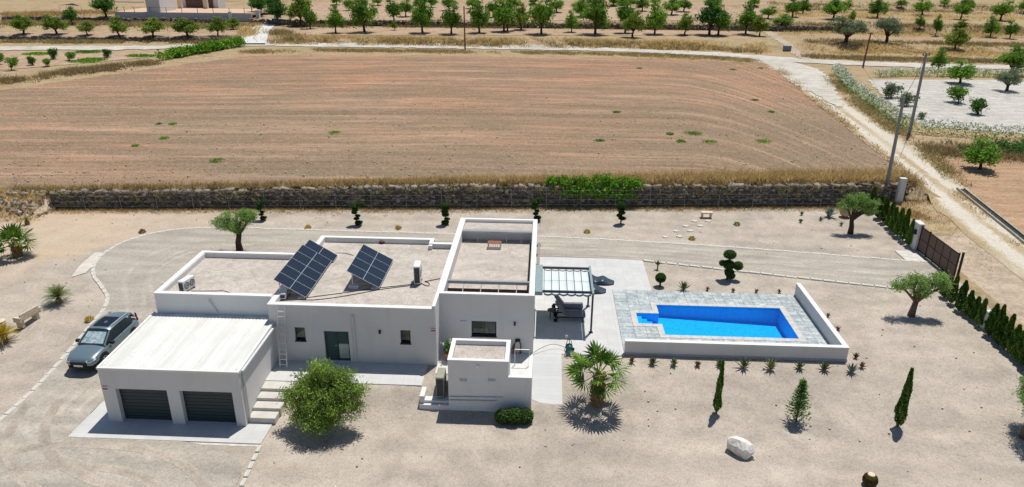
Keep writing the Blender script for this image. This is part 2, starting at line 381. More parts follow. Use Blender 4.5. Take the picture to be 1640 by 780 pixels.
C_ = [(p.x, p.y) for p in tp]+[(37.2,8),(37.5,-6),(37.5,-40)]
def track_mat():
    t = NT('rutted_track'); p = t.pos(); at = t.n('ShaderNodeAttribute'); at.attribute_name = 'across'; n1 = t.noise(p, .7, 5, .65, .5); n2 = t.noise(p, 5, 4, .7); n3 = t.noise(p, .12, 3)
    x = t.math('ADD', at.outputs['Fac'], t.math('MULTIPLY', t.math('SUBTRACT', n1, .5), .22))
    c = t.ramp(x, [(.0, (.40,.31,.185)), (.12, (.44,.345,.215)), (.22, (.62,.575,.49)), (.40, (.62,.575,.49)), (.47, (.45,.365,.235)), (.54, (.44,.355,.225)), (.61, (.62,.575,.49)), (.78, (.60,.55,.465)), (.9, (.44,.345,.215)), (1, (.40,.31,.185))])
    c = t.mix(t.ramp(n3, [(.45, 0), (.62, .6)]), c, (.56,.50,.41)); c = t.mix(.75, c, t.ramp(n2, [(.3, .68), (.6, 1.02), (.75, 1.15)]), 'MULTIPLY'); t.bump(n2, .5, .08); return t.out(c, .95, .05)
L0 = smooth_line(C_, 1.0); road('track', [tuple(p) for p in L0[::4]], [7.5,6.2,5.6,5.4,5.4,5.6,6,6.4,6.8,6.8], track_mat(), .04, .15, 14)
road('junction', [(p.x, p.y) for p in [G(1150,88), G(1200,92), G(1245,99), G(1280,116), G(1310,142), G(1345,172)]], [.5,4,9,7.5,4.5,.5], M_road, .115, .25)
fp = [G(u, v) for u, v in [(1295,97),(1275,84),(1255,68),(1236,56),(1228,46)]]
road('footpath', [(p.x, p.y) for p in fp], 2.2, M_road2, .06, .2)
fp = [G(u, v) for u, v in [(398,72),(408,60),(420,45),(430,31)]]
road('concrete_drive', [(p.x, p.y) for p in fp], [7,5,4.5,4.5], M_conc, .1, .0)
# apron of compacted dirt outside the gate
ap = [(30.2,18.5),(33.4,20),(36,22),(36.2,16),(35.8,8),(35,0),(33,-8),(32,-20)]
bp = [(29.9,18.4),(29.8,16),(29.8,14),(29.8,11),(29.8,7),(29.8,0),(29.8,-8),(29.8,-20)]
M_apron = gravel('compact_dirt', (.57,.465,.36), (.50,.405,.30), 5, .18)
ribbon('gate_apron', resample(ap, 60), resample(bp, 60), M_apron, .015, 8, .12, Zg)
# white gravel plot and tilled plot to the right of the track
M_white = gravel('white_gravel', (.62,.59,.54), (.54,.515,.47), 6, .1)
ta = [G(u, v) for u, v in [(1388,128),(1420,160),(1450,185),(1480,203)]]; tb = [G(u, v) for u, v in [(1740,128),(1740,160),(1740,195),(1740,222)]]
ribbon('white_gravel_plot', resample(ta, 50), resample(tb, 50), M_white, .05, 30, .15, Zg)
M_till = gravel('tilled_soil', (.50,.335,.215), (.42,.275,.17), 4, .16, None, (.3,1.6,1))
ta = [G(u, v) for u, v in [(1492,255),(1520,275),(1560,312),(1600,345),(1660,392)]]; tb = [G(u, v) for u, v in [(1760,258),(1760,285),(1760,325),(1760,370),(1760,430)]]
ribbon('tilled_plot', resample(ta, 60), resample(tb, 60), M_till, .05, 30, .12, Zg)
# orchard soils, far side of the road
M_osoil = gravel('orchard_soil', (.52,.385,.27), (.46,.325,.215), 2.5, .09)
def strip(name, ue, v0, v1, mat):
    A = [G(u, v0) for u in ue]; B = [G(u, v1) for u in ue]
    return ribbon(name, resample(A, 120), resample(B, 120), mat, .06, 10, .3)
strip('orchard_soil_front', [470,700,900,1200], 57, 46, M_osoil)
strip('orchard_soil_back', [470,600,800,1000,1230], 33, 4, M_osoil)
strip('orchard_soil_left', [-40,100,250,385], 61, 52, M_osoil)
ribbon('shrub_plot', resample([G(u, v) for u, v in [(-60,118),(0,113),(120,103),(240,92)]], 60), resample([G(u, v) for u, v in [(-60,84),(0,83),(150,83),(250,83)]], 60), M_osoil, .07, 8, .2)
# pale wheel strip beside the left bend
ribbon('concrete_strip', resample([G(u, v) for u, v in ((170,405),(150,424),(138,437))], 20), resample([G(u, v) for u, v in ((152,404),(127,426),(114,444))], 20), plain('worn_concrete', (.56,.52,.46), .9, .1, 0, .15, 1.5), .012, 4)
# ------------------------------------------------------------------ kerbs: single stones
M_kerb = plain('kerb_stone', (.56,.54,.49), .85, .2, 0, .2, 3)
def kerb(line, L, wdt, h, gap=.06):
    e = bpy.data.objects.new('kerb', None); COL.objects.link(e); e['kind'] = 'structure'; e.location = (float(line[0][0]), float(line[0][1]), float(Z(*line[0])))
    base = tuple(e.location); me = []
    for k in range(5):
        lv = L-gap-random.uniform(0, .05); me.append(MB().bbox(-lv/2, lv/2, -wdt/2+random.uniform(-.015,.015), wdt/2, -.12, h+random.uniform(-.012,.012), .018).mesh('kerb_stone'))
    P = resample(line, int(np.linalg.norm(np.diff(line, axis=0), axis=1).sum()/L)+1)
    for a, b in zip(P[:-1], P[1:]):
        c = (a+b)/2; zz = float(Z(*c)); dz = float(Z(*b)-Z(*a))
        o = link('kerb_stone', random.choice(me), M_kerb, e, (c[0]-base[0]+random.uniform(-.01,.01), c[1]-base[1]+random.uniform(-.02,.02), zz-base[2]),
                 (0, -math.atan2(dz, L), math.atan2(b[1]-a[1], b[0]-a[0])+random.uniform(-.03,.03)))
kerb(OUTER[OUTER[:, 1] > -12], .7, .24, .05, .035)
kerb(smooth_line([(24.9,10.0),(15.2,12.13),(7.9,13.75)], .5), .8, .24, .05, .02)
kerb(smooth_line([(-12.9,-7.85),(-12.7,-10.5),(-12.6,-13)], .5), .55, .2, .05)
# ------------------------------------------------------------------ buildings
def plaster(name, col=(.76,.74,.72)):
    t = NT(name); p = t.pos(); a = t.noise(p, .55, 5, .6); s = t.noise(t.pos((1.5,1.5,.3)), 1.0, 5, .65); f = t.noise(p, 26, 2)
    c = t.mix(t.ramp(a, [(.35, 0), (.7, .35)]), col, tuple(k*.86 for k in col))
    c = t.mix(t.ramp(s, [(.5, 0), (.74, .36)]), c, (.55,.525,.50))
    t.bump(f, .12, .01); return t.out(c, .9, .15)
M_wall = plaster('white_plaster', (.68,.67,.66)); M_cope = plaster('white_coping', (.76,.755,.74)); M_wallb = plaster('white_plaster_far', (.69,.70,.71))
M_roofg = gravel('roof_gravel', (.60,.54,.475), (.55,.495,.437), 13, .35)
M_dark = plain('anthracite_metal', (.028,.045,.048), .45, .4, 0, .1)
M_frame = plain('dark_frame', (.02,.026,.03), .4, .4)
M_metal = plain('grey_metal', (.42,.43,.44), .4, .5, .6)
M_white = plain('white_enamel', (.74,.74,.73), .45, .4, 0, .06)
M_pvc = plain('grey_pipe', (.60,.60,.60), .5, .4, 0, .08)
M_black = plain('black_rubber', (.015,.015,.016), .6, .3)
M_brown = plain('brown_panel', (.12,.075,.055), .6, .3, 0, .2, 8)
M_red = plain('red_paint', (.45,.05,.04), .6, .3)
M_terra = plain('terracotta', (.46,.19,.09), .8, .2, 0, .2, 5)
M_stone = plain('pale_stone', (.62,.53,.40), .9, .15, 0, .2, 6)
M_wood = plain('weathered_wood', (.20,.13,.085), .8, .2, 0, .3, 10)
def glass_mat(name, tint=(.02,.03,.035)):
    t = NT(name); return t.out(tint, .05, .6)
M_glass = glass_mat('window_glass')
t = NT('curtain_pale'); M_curtain = t.out(t.ramp(t.noise(t.pos((14,14,.3)), 1, 2), [(.35, (.30,.31,.27)), (.65, (.50,.51,.46))]), .9, .1)
def wall_open(mb, x0, x1, z0, z1, y, th, ops):
    """wall facing -Y with openings (xa, xb, za, zb)"""
    xs = sorted({x0, x1, *[c for o in ops for c in o[:2]]}); zs = sorted({z0, z1, *[c for o in ops for c in o[2:]]})
    nx, nz = len(xs)-1, len(zs)-1
    def solid(i, k):
        if i < 0 or k < 0 or i >= nx or k >= nz: return False
        cx, cz = (xs[i]+xs[i+1])/2, (zs[k]+zs[k+1])/2
        return not any(a < cx < b and c < cz < d for a, b, c, d in ops)
    y2 = y+th
    for i in range(nx):
        for k in range(nz):
            if not solid(i, k): continue
            a, b, c, d = xs[i], xs[i+1], zs[k], zs[k+1]
            mb.add([(a,y,c),(b,y,c),(b,y,d),(a,y,d)], [(0,1,2,3)]); mb.add([(a,y2,c),(b,y2,c),(b,y2,d),(a,y2,d)], [(3,2,1,0)])
            if not solid(i-1, k): mb.add([(a,y,c),(a,y,d),(a,y2,d),(a,y2,c)], [(0,1,2,3)])
            if not solid(i+1, k): mb.add([(b,y,c),(b,y,d),(b,y2,d),(b,y2,c)], [(3,2,1,0)])
            if not solid(i, k-1): mb.add([(a,y,c),(b,y,c),(b,y2,c),(a,y2,c)], [(3,2,1,0)])
            if not solid(i, k+1): mb.add([(a,y,d),(b,y,d),(b,y2,d),(a,y2,d)], [(0,1,2,3)])
    return mb
def window(parent, xa, xb, za, zb, y, curtain=(.5, 1), bar=True):
    """recessed window: frame, pane, sill, curtain behind"""
    f = MB(); t = .055; yy = y+.14
    f.box(xa, xb, yy, yy+.06, zb-t, zb); f.box(xa, xb, yy, yy+.06, za, za+t); f.box(xa, xa+t, yy, yy+.06, za+t, zb-t); f.box(xb-t, xb, yy, yy+.06, za+t, zb-t)
    m = (xa+xb)/2
    if bar: f.box(m-.025, m+.025, yy-.01, yy+.05, za+t, zb-t)
    wf = part('window', f, M_frame, parent)
    part('pane', MB().box(xa+t, xb-t, yy+.025, yy+.035, za+t, zb-t), M_glassT, wf)
    part('sill', MB().bbox(xa-.03, xb+.03, y-.05, yy, za-.05, za+.003, .008), M_dark, wf)
    c0, c1 = xa+(xb-xa)*curtain[0]+.02, xa+(xb-xa)*curtain[1]-.06
    part('curtain', MB().box(c0, c1, yy+.05, yy+.06, za+t, zb-t), M_curtain, wf)
    part('dark_room_panel', MB().box(xa, xb, yy+.07, yy+.08, za, zb), M_black, wf)  # thin black panel, its colour stands in for the unlit interior
t = NT('clear_glass'); g_ = t.n('ShaderNodeBsdfGlossy'); g_.inputs['Roughness'].default_value = .02; tr_ = t.n('ShaderNodeBsdfTransparent'); tr_.inputs[0].default_value = (.62,.68,.66,1)
fr_ = t.n('ShaderNodeFresnel'); fr_.inputs[0].default_value = 1.5; mx_ = t.n('ShaderNodeMixShader'); t.l(fr_.outputs[0], mx_.inputs[0]); t.l(tr_.outputs[0], mx_.inputs[1]); t.l(g_.outputs[0], mx_.inputs[2])
t.l(mx_.outputs[0], t.t.nodes['Material Output'].inputs[0]); M_glassT = t.m

# ---- garage
gx0, gx1, gy0, gyb, gz, gzt, gztb = -21.08, -14.11, -6.47, -.91, -.84, 2.25, 2.39
garage = thing('garage', 'white flat garage with white corrugated metal roof and two dark doors', 'garage', (gx0, gy0, gz))
def dr(u0, u1, v0): a = PY(u0, v0, gy0); b = PY(u1, v0, gy0); return a.x, b.x
D1 = (PY(184.6,624,gy0).x, PY(266.5,625,gy0).x); D2 = (PY(286.9,626,gy0).x, PY(371.1,628,gy0).x)
ztop = PY(230,624,gy0).z
fw = MB(); wall_open(fw, gx0, gx1, gz-.3, gzt-.05, gy0, .30, [(*D1, gz-.02, ztop), (*D2, gz-.02, ztop)])
part('front_wall', fw, M_wall, garage)
part('side_wall', MB().box(gx0, gx0+.25, gy0+.3, gyb, gz-.3, gztb-.12), M_wall, garage)
part('side_wall', MB().box(gx1-.25, gx1, gy0+.3, -1.59, gz-.3, gztb-.12), M_wall, garage)
for a, b in (D1, D2):
    d = part('garage_door', MB().box(a, b, gy0+.30, gy0+.33, gz, ztop), M_frame, garage); n = 10
    for k in range(n):
        h = (ztop-gz)/n
        part('door_slat', MB().bar((a+.01, gy0+.285, gz+h*(k+.5)), (b-.01, gy0+.285, gz+h*(k+.5)), .03, h-.018), M_dark, d)
# corrugated roof: separate sheets
def rz_(y): return gzt+(gztb-gzt)*(y-gy0)/(gyb-gy0)
t = NT('white_metal_sheet'); sn = t.noise(t.pos((2.2,.10,1)), 1.0, 4, .6); sm = t.noise(t.pos(), 1.1, 4, .6); c_ = t.ramp(sn, [(.32, (.60,.60,.555)), (.5, (.68,.685,.65)), (.66, (.74,.745,.72))]); M_sheet = t.out(t.mix(.5, c_, t.ramp(sm, [(.3, .88), (.7, 1.03)]), 'MULTIPLY'), .5, .35)
ns = 7; sw = (gx1-gx0-.16)/ns
for k in range(ns):
    a = gx0+.08+k*sw; mb = MB(); prof = [(0,0)]; nr = 5; rw = sw/nr
    for r in range(nr):
        o = r*rw; prof += [(o+.06,0),(o+.085,.02),(o+.125,.02),(o+.15,0)]
    prof.append((sw-.004, 0)); y0, y1 = gy0+.06, gyb+.0
    ye = y1
    v = [(a+x, y0, rz_(y0)+z-.015) for x, z in prof]+[(a+x, ye, rz_(ye)+z-.015) for x, z in prof]; n = len(prof)
    mb.add(v, [(i, i+1, n+i+1, n+i) for i in range(n-1)]); part('roof_sheet', mb, M_sheet, garage)
part('roof_trim', MB().bbox(gx0-.03, gx1+.03, gy0-.04, gy0+.08, gzt-.06, gzt+.045, .012), M_cope, garage)
for xa in (gx0-.04, gx1-.09):
    e = -1.6 if xa > -15 else gyb
    mb = MB(); mb.add([(xa,gy0+.08,rz_(gy0)-.12),(xa+.13,gy0+.08,rz_(gy0)-.12),(xa+.13,gy0+.08,rz_(gy0)+.045),(xa,gy0+.08,rz_(gy0)+.045),(xa,e,rz_(e)-.12),(xa+.13,e,rz_(e)-.12),(xa+.13,e,rz_(e)+.045),(xa,e,rz_(e)+.045)],
           [(0,1,2,3),(7,6,5,4),(0,4,5,1),(1,5,6,2),(2,6,7,3),(3,7,4,0)]); part('roof_trim', mb, M_cope, garage)
part('gutter', MB().bar((gx1+.09, gy0+.25, gztb-.22), (gx1+.09, -1.62, gztb-.2), .11, .09), M_pvc, garage)
dp = MB(); dp.tube([(gx1+.07, gy0+.35, gztb-.25), (gx1+.07, gy0+.35, gz+.05), (gx1+.16, gy0+.28, gz)], .05, 10); part('downpipe', dp, M_pvc, garage)
def alarm_plate(x, y, z, label):
    e = thing('alarm_plate', label, 'sign', (x, y, z), 0, 'alarm plates')
    lpart('plate', MB().box(-.15, .15, -.03, 0, -.12, .12), M_white, e); lpart('red_band', MB().box(-.13, .13, -.034, -.03, -.09, .0), M_red, e)
    lpart('red_band', MB().box(-.13, .13, -.034, -.03, .065, .1), M_red, e)
p = PY(168.5, 621, gy0); alarm_plate(p.x, gy0-.001, p.z, 'small red and white plate on the corner of the garage')

# ---- villa
my0, mx0, mx1, mz = -1.584, -14.33, -5.24, 3.474
villa = thing('villa', 'low white flat-roofed house with gravel roofs, parapets and small windows', 'house', (-8, 0, 0))
W1 = (PY(471.5,530,my0).x, PY(488.5,530,my0).x, PY(480,545.6,my0).z, PY(480,524.4,my0).z)
W2 = (PY(641,535,my0).x, PY(657.3,535,my0).x, PY(650,550.2,my0).z, PY(650,529,my0).z)
DO = (PY(517.9,531,my0).x, PY(557.7,531,my0).x, 0.02, PY(535,530.6,my0).z)
mb = MB(); wall_open(mb, mx0, mx1-.16, -.9, mz-.06, my0, .35, [W1, W2, DO]); part('wall', mb, M_wall, villa)
window(villa, *W1, my0, (.45, 1), False); window(villa, *W2, my0, (.45, .9), False)
d = part('door', MB().box(DO[0], DO[1], my0+.16, my0+.2, DO[2], DO[3]), plain('grey_green_door', (.045,.085,.085), .6, .2, 0, .06), villa); dm = (DO[0]+DO[1])/2
part('frame', MB().box(DO[0], DO[1], my0+.13, my0+.159, DO[3]-.07, DO[3]).box(DO[0], DO[0]+.07, my0+.13, my0+.159, DO[2], DO[3]-.07).box(DO[1]-.07, DO[1], my0+.13, my0+.159, DO[2], DO[3]-.07).box(dm-.03, dm+.03, my0+.13, my0+.159, DO[2], DO[3]-.07), M_frame, d)
part('pane', MB().box(dm+.05, DO[1]-.09, my0+.145, my0+.156, DO[2]+.15, DO[2]+1.05), plain('frosted_pane', (.36,.40,.38), .2, .5), d)
part('handle', MB().box(dm-.12, dm-.05, my0+.08, my0+.12, .98, 1.02), M_metal, d)
x_ = PY(566,520,my0).x; part('downpipe', MB().tube([(x_, my0-.06, 2.95), (x_, my0-.06, .1)], .06, 10), M_pvc, villa)
# side + back walls of the main block
part('wall', MB().box(mx0, mx0+.3, my0+.35, 8.5, -.9, mz-.06), M_wall, villa)
part('wall', MB().box(mx0+.3, -6.75, 8.2, 8.5, -.3, mz-.06), M_wall, villa)
part('wall', MB().box(-6.99, -6.75, 7.3, 8.2, 2.9, mz-.06), M_wall, villa)
part('wall', MB().box(-6.75, mx1, 7.55, 7.8, -.3, mz-.06), M_wall, villa)
part('roof_deck', MB().box(mx0+.3, -6.99, my0+.35, 8.2, 2.9, 3.13), M_roofg, villa)
part('roof_deck', MB().box(-6.985, mx1-.005, my0+.36, 7.55, 2.9, 3.125), M_roofg, villa)
cz = mz-.06
for a in ((mx0-.02, mx1-.17, my0-.025, my0+.28), (mx0-.02, mx0+.3, my0+.28, 8.22), (mx0-.02, -6.73, 8.22, 8.52), (-7.0, -6.73, 7.57, 8.22), (-6.73, mx1, 7.53, 7.82)):
    part('coping', MB().bbox(*a, cz, mz, .01), M_cope, villa)
# wing behind the garage
wx0, wy0, wyb, wz = -20.882, -.905, 5.131, 3.613
part('wall', MB().box(wx0, mx0-.003, wy0, wy0+.3, -1.2, wz-.06), M_wallb, villa)
part('wall', MB().box(wx0, wx0+.3, wy0+.3, wyb, -1.2, wz-.06), M_wall, villa)
part('wall', MB().box(wx0+.3, mx0-.003, wyb-.3, wyb, -.6, wz-.06), M_wall, villa)
part('roof_deck', MB().box(wx0+.3, mx0-.003, wy0+.3, wyb-.3, 3.0, 3.27), M_roofg, villa)
for a in ((wx0-.02, mx0-.022, wy0-.025, wy0+.27), (wx0-.02, wx0+.27, wy0+.27, wyb-.27), (wx0-.02, mx0-.022, wyb-.27, wyb+.02)):
    part('coping', MB().bbox(*a, wz-.06, wz, .01), M_cope, villa)
p = PY(347, 490, wy0-.05); part('downpipe', MB().tube([(p.x-.35, wy0-.05, 3.3), (p.x-.35, wy0-.1, 3.25), (p.x, wy0-.05, 2.5)], .035, 8), M_pvc, villa)
part('overflow_spout', MB().tube([(wx0-.35, .6, 3.45), (wx0+.25, .6, 3.47)], .05, 8), M_white, villa)
# tower wing on the right
tx0, ty1, tz = -5.24, 12.14, 3.641
KW = (PY(755,520,0).x, PY(795,520,0).x, PY(775,538.5,0).z, PY(775,514.5,0).z)
mb = MB(); wall_open(mb, tx0, 0, -.9, tz-.06, 0, .3, [KW]); part('wall', mb, M_wall, villa)
window(villa, *KW, 0, (.5, .98))
part('wall', MB().box(tx0-.16, tx0-.001, my0-.02, .3, -.9, tz-.06).box(tx0-.16, tx0+.2, .3, ty1, 2.6, tz-.06), M_wall, villa)
part('wall', MB().box(tx0-.16, tx0+.2, 7.9, ty1, -.3, 2.6), M_wall, villa)
part('wall', MB().box(-.3, 0, .3, ty1, -.3, tz-.06), M_wall, villa)
part('wall', MB().box(tx0+.2, -.3, ty1-.3, ty1, -.3, tz-.06), M_wall, villa)
for a in ((tx0-.18, .02, -.025, .24), (tx0-.18, tx0+.2, .24, ty1-.25), (-.27, .02, .24, ty1-.25), (tx0-.18, .02, ty1-.25, ty1+.02)):
    part('coping', MB().bbox(*a, tz-.06, tz, .01), M_cope, villa)
part('coping', MB().bbox(tx0-.18, tx0-.0, my0-.03, -.026, tz-.06, tz, .01), M_cope, villa)
part('roof_deck', MB().box(tx0+.2, -.3, 2.0, 10.1, 2.5, 2.85), M_roofg, villa)
part('roof_deck', MB().box(tx0+.2, -.3, 10.1, ty1-.3, 2.6, 3.42), M_roofg, villa)
part('roof_step', MB().box(tx0+.2, -.3, 10.03, 10.097, 2.8, 3.40), M_wall, villa)
part('light_well', MB().box(tx0+.2, -.3, .3, 2.0, 1.9, 2.0), plain('dark_brown_floor', (.035,.024,.018), .9, .1, 0, .3, 3), villa)  # recess floor in a very dark brown
part('light_well_side', MB().box(tx0+.19, -.29, 1.94, 1.996, 2.0, 3.0), M_brown, villa)
bm = part('beam', MB().box(tx0-.1, -.3, 9.6, 9.72, 3.52, 3.62), M_metal, villa)
part('overhang', MB().box(tx0+.2, -.3, 9.72, 10.1, 3.5, 3.56), M_metal, bm)
for k in range(4): x = tx0+1.25+k*.98; part('strut', MB().bar((x, 9.66, 3.52), (x, 9.55, 2.85), .04), M_metal, bm)
bm = part('beam', MB().box(tx0-.05, -.3, 2.02, 2.2, 3.28, 3.46), M_metal, villa)
for k in range(4): x = tx0+1.15+k*1.02; part('strut', MB().tube([(x, 2.1, 3.3), (x, 1.2, 3.22), (x+.02, .3, 3.1)], .03, 6), M_metal, bm)
part('pipe', MB().tube([(-.42, 2.3, 2.9), (-.42, 9.4, 2.9)], .035, 8), M_black, villa)
# utility block
ux0, ux1, uy0, uy1, uz = -4.22, -1.176, -4.643, -2.492, 2.236
util = thing('utility_block', 'small white service block with gravel roof in front of the house', 'outbuilding', (ux0, uy0, -.9))
part('wall', MB().box(ux0, ux1, uy0, uy0+.2, -1.3, uz-.05), M_wallb, util); part('wall', MB().box(ux0, ux1, uy1-.2, uy1, -.4, uz-.05), M_wallb, util)
part('wall', MB().box(ux0, ux0+.2, uy0+.2, uy1-.2, -1.2, uz-.05), M_wallb, util); part('wall', MB().box(ux1-.2, ux1, uy0+.2, uy1-.2, -1.2, uz-.05), M_wallb, util)
part('roof_deck', MB().box(ux0+.2, ux1-.2, uy0+.2, uy1-.2, 1.6, 1.98), M_roofg, util)
for a in ((ux0-.02, ux1+.02, uy0-.02, uy0+.19), (ux0-.02, ux1+.02, uy1-.19, uy1+.02), (ux0-.02, ux0+.2, uy0+.19, uy1-.19), (ux1-.2, ux1+.02, uy0+.19, uy1-.19)):
    part('coping', MB().bbox(*a, uz-.05, uz, .008), M_cope, util)
for u in (742, 787.5): p = PY(u, 608.5, uy0); mv = MB(); mv.box(p.x-.2, p.x+.2, uy0-.02, uy0, p.z-.08, p.z+.08); vv = part('vent', mv, M_pvc, util); \
    [part('vent_slat', MB().box(p.x-.18, p.x+.18, uy0-.035, uy0-.02, p.z-.07+k*.05, p.z-.045+k*.05), M_metal, vv) for k in range(3)]
for (u0, u1, v) in ((720,806,635), (720,795,640.5)):
    a = PY(u0, v, uy0); b = PY(u1, v+1.2, uy0); part('pipe', MB().tube([(a.x, uy0-.05, a.z), (b.x, uy0-.05, b.z)], .035, 8), M_pvc, util)
p = PY(765, 586, uy0); part('lamp', MB().box(p.x-.05, p.x+.05, uy0-.1, uy0, p.z-.1, p.z+.06), M_white, util)
p = PY(769, 648, uy0); part('round_vent', MB().lathe([(.07,0),(.07,.03),(.05,.04)], 12, (0,0,0)), M_pvc, util).matrix_local = Matrix.Translation((p.x-ux0, 0, p.z+.9)) @ Matrix.Rotation(R_(90), 4, 'X')
part('yard_wall', MB().box(ux1, 0, uy0+.0, uy0+.15, -1.3, 1.30).box(-.15, 0, uy0+.15, -2.6, -1.2, 1.30), M_wallb, util)
part('coping', MB().bbox(ux1+.022, .02, uy0-.02, uy0+.17, 1.30, 1.338, .008), M_cope, util); part('coping', MB().bbox(-.17, .02, uy0+.17, -2.58, 1.30, 1.338, .008), M_cope, util)
pl = MB(); pl.box(-5.55, ux0, -4.45, my0-.03, -1.2, -.35); part('plinth', pl, M_conc, util)
part('plinth_kerb', MB().box(-5.75, -5.5, uy0+.15, my0-.03, -1.2, -.08).box(-5.75, ux0-.002, uy0+.0, uy0+.15, -1.3, -.5), M_wallb, util)
M_white2 = M_white
# ---- paving
M_pave = None
def paving(name, col, sx=.6, sy=.6, off=.5, mor=.8):
    t = NT(name); p = t.pos(); b = t.n('ShaderNodeTexBrick'); b.offset = off
    b.inputs['Scale'].default_value = 1; b.inputs['Brick Width'].default_value = sx; b.inputs['Row Height'].default_value = sy; b.inputs['Mortar Size'].default_value = .009
    b.inputs['Color1'].default_value = (*col, 1); b.inputs['Color2'].default_value = (*[k*.94 for k in col], 1); b.inputs['Mortar'].default_value = (*[k*mor for k in col], 1); t.l(p, b.inputs[0])
    n = t.noise(p, .9, 5, .6); c = t.mix(.7, b.outputs[0], t.ramp(n, [(.3, .86), (.7, 1.04)]), 'MULTIPLY'); return t.out(c, .75, .25)
M_pave = paving('patio_tiles', (.57,.57,.56), .62, .62, 0)
struct('forecourt', MB().box(-22.4, -12.9, -7.78, gy0+.4, -1.3, gz).box(-22.4, gx0-.002, gy0+.4, -3.9, -1.3, gz-.001).mesh('forecourt'), M_pave)
struct('forecourt_edge', MB().box(-22.42, -12.88, -7.95, -7.785, -1.3, gz-.05).mesh('forecourt_edge'), M_kerb)
struct('terrace', MB().box(gx1+.001, -5.78, -3.62, my0-.002, -.6, 0.0).mesh('terrace'), M_pave)
M_step = plain('sandy_concrete', (.53,.51,.47), .85, .2, 0, .1, 2)
steps = thing('entrance_steps', 'four wide pale concrete steps beside the garage wall', 'steps', (-13.3, -5, gz))
for k in range(4):
    ya = -3.62-.62*k; zt_ = -.001-.168*(k+.5)
    part('step', MB().bbox(gx1+.02, -12.5-.08*k, ya-.70, ya-.0 if k == 0 else ya+.0, -1.1, zt_+.05, .012), M_step, steps)
struct('patio', MB().box(.001, 5.17, 0.03, 14.0, -.5, 0.0).box(5.17, 7.85, 8.64, 14.0, -.5, -.001).mesh('patio'), M_pave)
struct('service_yard', MB().box(tx0, -.001, -2.4, -.001, -.6, -.004).box(ux1+.002, -.152, uy0+.152, -2.4, -.6, -.004).mesh('service_yard'), M_conc)
rm = MB(); rm.add([(.022,-4.75,-.80),(1.62,-4.75,-.80),(1.62,.03,-.002),(.022,.03,-.002),(.022,-4.75,-1.2),(1.62,-4.75,-1.2),(1.62,.03,-.6),(.022,.03,-.6)], [(0,1,2,3),(4,7,6,5),(0,4,5,1),(1,5,6,2),(2,6,7,3),(3,7,4,0)])
struct('ramp', rm.mesh('ramp'), paving('ramp_tiles', (.57,.575,.58), 1.6, .3, 0, .85))
# ------------------------------------------------------------------ pool
px0, px1, py0, py1 = 5.188, 17.574, .179, 8.615; bx0, bx1, by0, by1 = 7.849, 15.71, 2.555, 6.494
pool = thing('swimming_pool', 'blue rectangular swimming pool with corner steps and pale stone coping', 'pool', (12, 4.5, 0))
def pool_mat(name, col):
    t = NT(name); c = t.n('ShaderNodeTexBrick'); c.offset = 0; c.inputs['Brick Width'].default_value = .3; c.inputs['Row Height'].default_value = .3; c.inputs['Mortar Size'].default_value = .008
    c.inputs['Color1'].default_value = (*col, 1); c.inputs['Color2'].default_value = (*[k*.9 for k in col], 1); c.inputs['Mortar'].default_value = (*[min(1, k*1.15) for k in col], 1); t.l(t.pos(), c.inputs[0]); return t.out(c.outputs[0], .4, .3)
M_basin = pool_mat('pool_liner', (.006,.47,.88)); 
# stepped recess at the left end
q0, q1 = PZ(1017.8,501.6,0), PZ(1023.5,518.5,0); rx0, ry0, ry1 = (q0.x+q1.x)/2, q1.y, q0.y
dl, drr = -.78, -1.12
bs = MB()
def quad(*v): bs.add(v, [tuple(range(len(v)))])
quad((bx0,by0,dl),(bx1,by0,drr),(bx1,by1,drr),(bx0,by1,dl))
quad((bx0,by1,dl),(bx1,by1,drr),(bx1,by1,-.002),(bx0,by1,-.002)); quad((bx1,by0,drr),(bx0,by0,dl),(bx0,by0,-.002),(bx1,by0,-.002))
quad((bx1,by1,drr),(bx1,by0,drr),(bx1,by0,-.002),(bx1,by1,-.002))
quad((bx0,by0,dl),(bx0,ry0,dl),(bx0,ry0,-.002),(bx0,by0,-.002)); quad((bx0,ry1,dl),(bx0,by1,dl),(bx0,by1,-.002),(bx0,ry1,-.002))
quad((rx0,ry0,dl),(rx0,ry1,dl),(rx0,ry1,-.002),(rx0,ry0,-.002)); quad((rx0,ry1,dl),(bx0,ry1,dl),(bx0,ry1,-.002),(rx0,ry1,-.002)); quad((bx0,ry0,dl),(rx0,ry0,dl),(rx0,ry0,-.002),(bx0,ry0,-.002))
quad((rx0,ry0,dl),(bx0,ry0,dl),(bx0,ry1,dl),(rx0,ry1,dl))
part('basin', bs, M_basin, pool)
for k in range(4): part('step', MB().box(rx0+.001, rx0+(bx0-rx0)*(k+1)/4.2, ry0+.001, ry1-.001, dl+.001, -.16-.16*k), M_basin, pool)
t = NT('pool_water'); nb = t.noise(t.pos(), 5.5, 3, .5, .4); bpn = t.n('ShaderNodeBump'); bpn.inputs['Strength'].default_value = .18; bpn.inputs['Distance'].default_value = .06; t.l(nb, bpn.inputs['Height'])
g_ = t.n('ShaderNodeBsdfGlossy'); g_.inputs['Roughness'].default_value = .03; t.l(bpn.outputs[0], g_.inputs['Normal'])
tr_ = t.n('ShaderNodeBsdfTransparent'); t.l(t.ramp(t.noise(t.pos(), 3.4, 3, .6, 1.6), [(.36, (.40,.78,.95)), (.49, (.85,1,1)), (.60, (.45,.82,.95))]), tr_.inputs[0])  # caustic-like light pattern put into the water's tint by noise
fr_ = t.n('ShaderNodeFresnel'); fr_.inputs[0].default_value = 1.33; t.l(bpn.outputs[0], fr_.inputs[1]); mx_ = t.n('ShaderNodeMixShader'); t.l(fr_.outputs[0], mx_.inputs[0]); t.l(tr_.outputs[0], mx_.inputs[1]); t.l(g_.outputs[0], mx_.inputs[2])
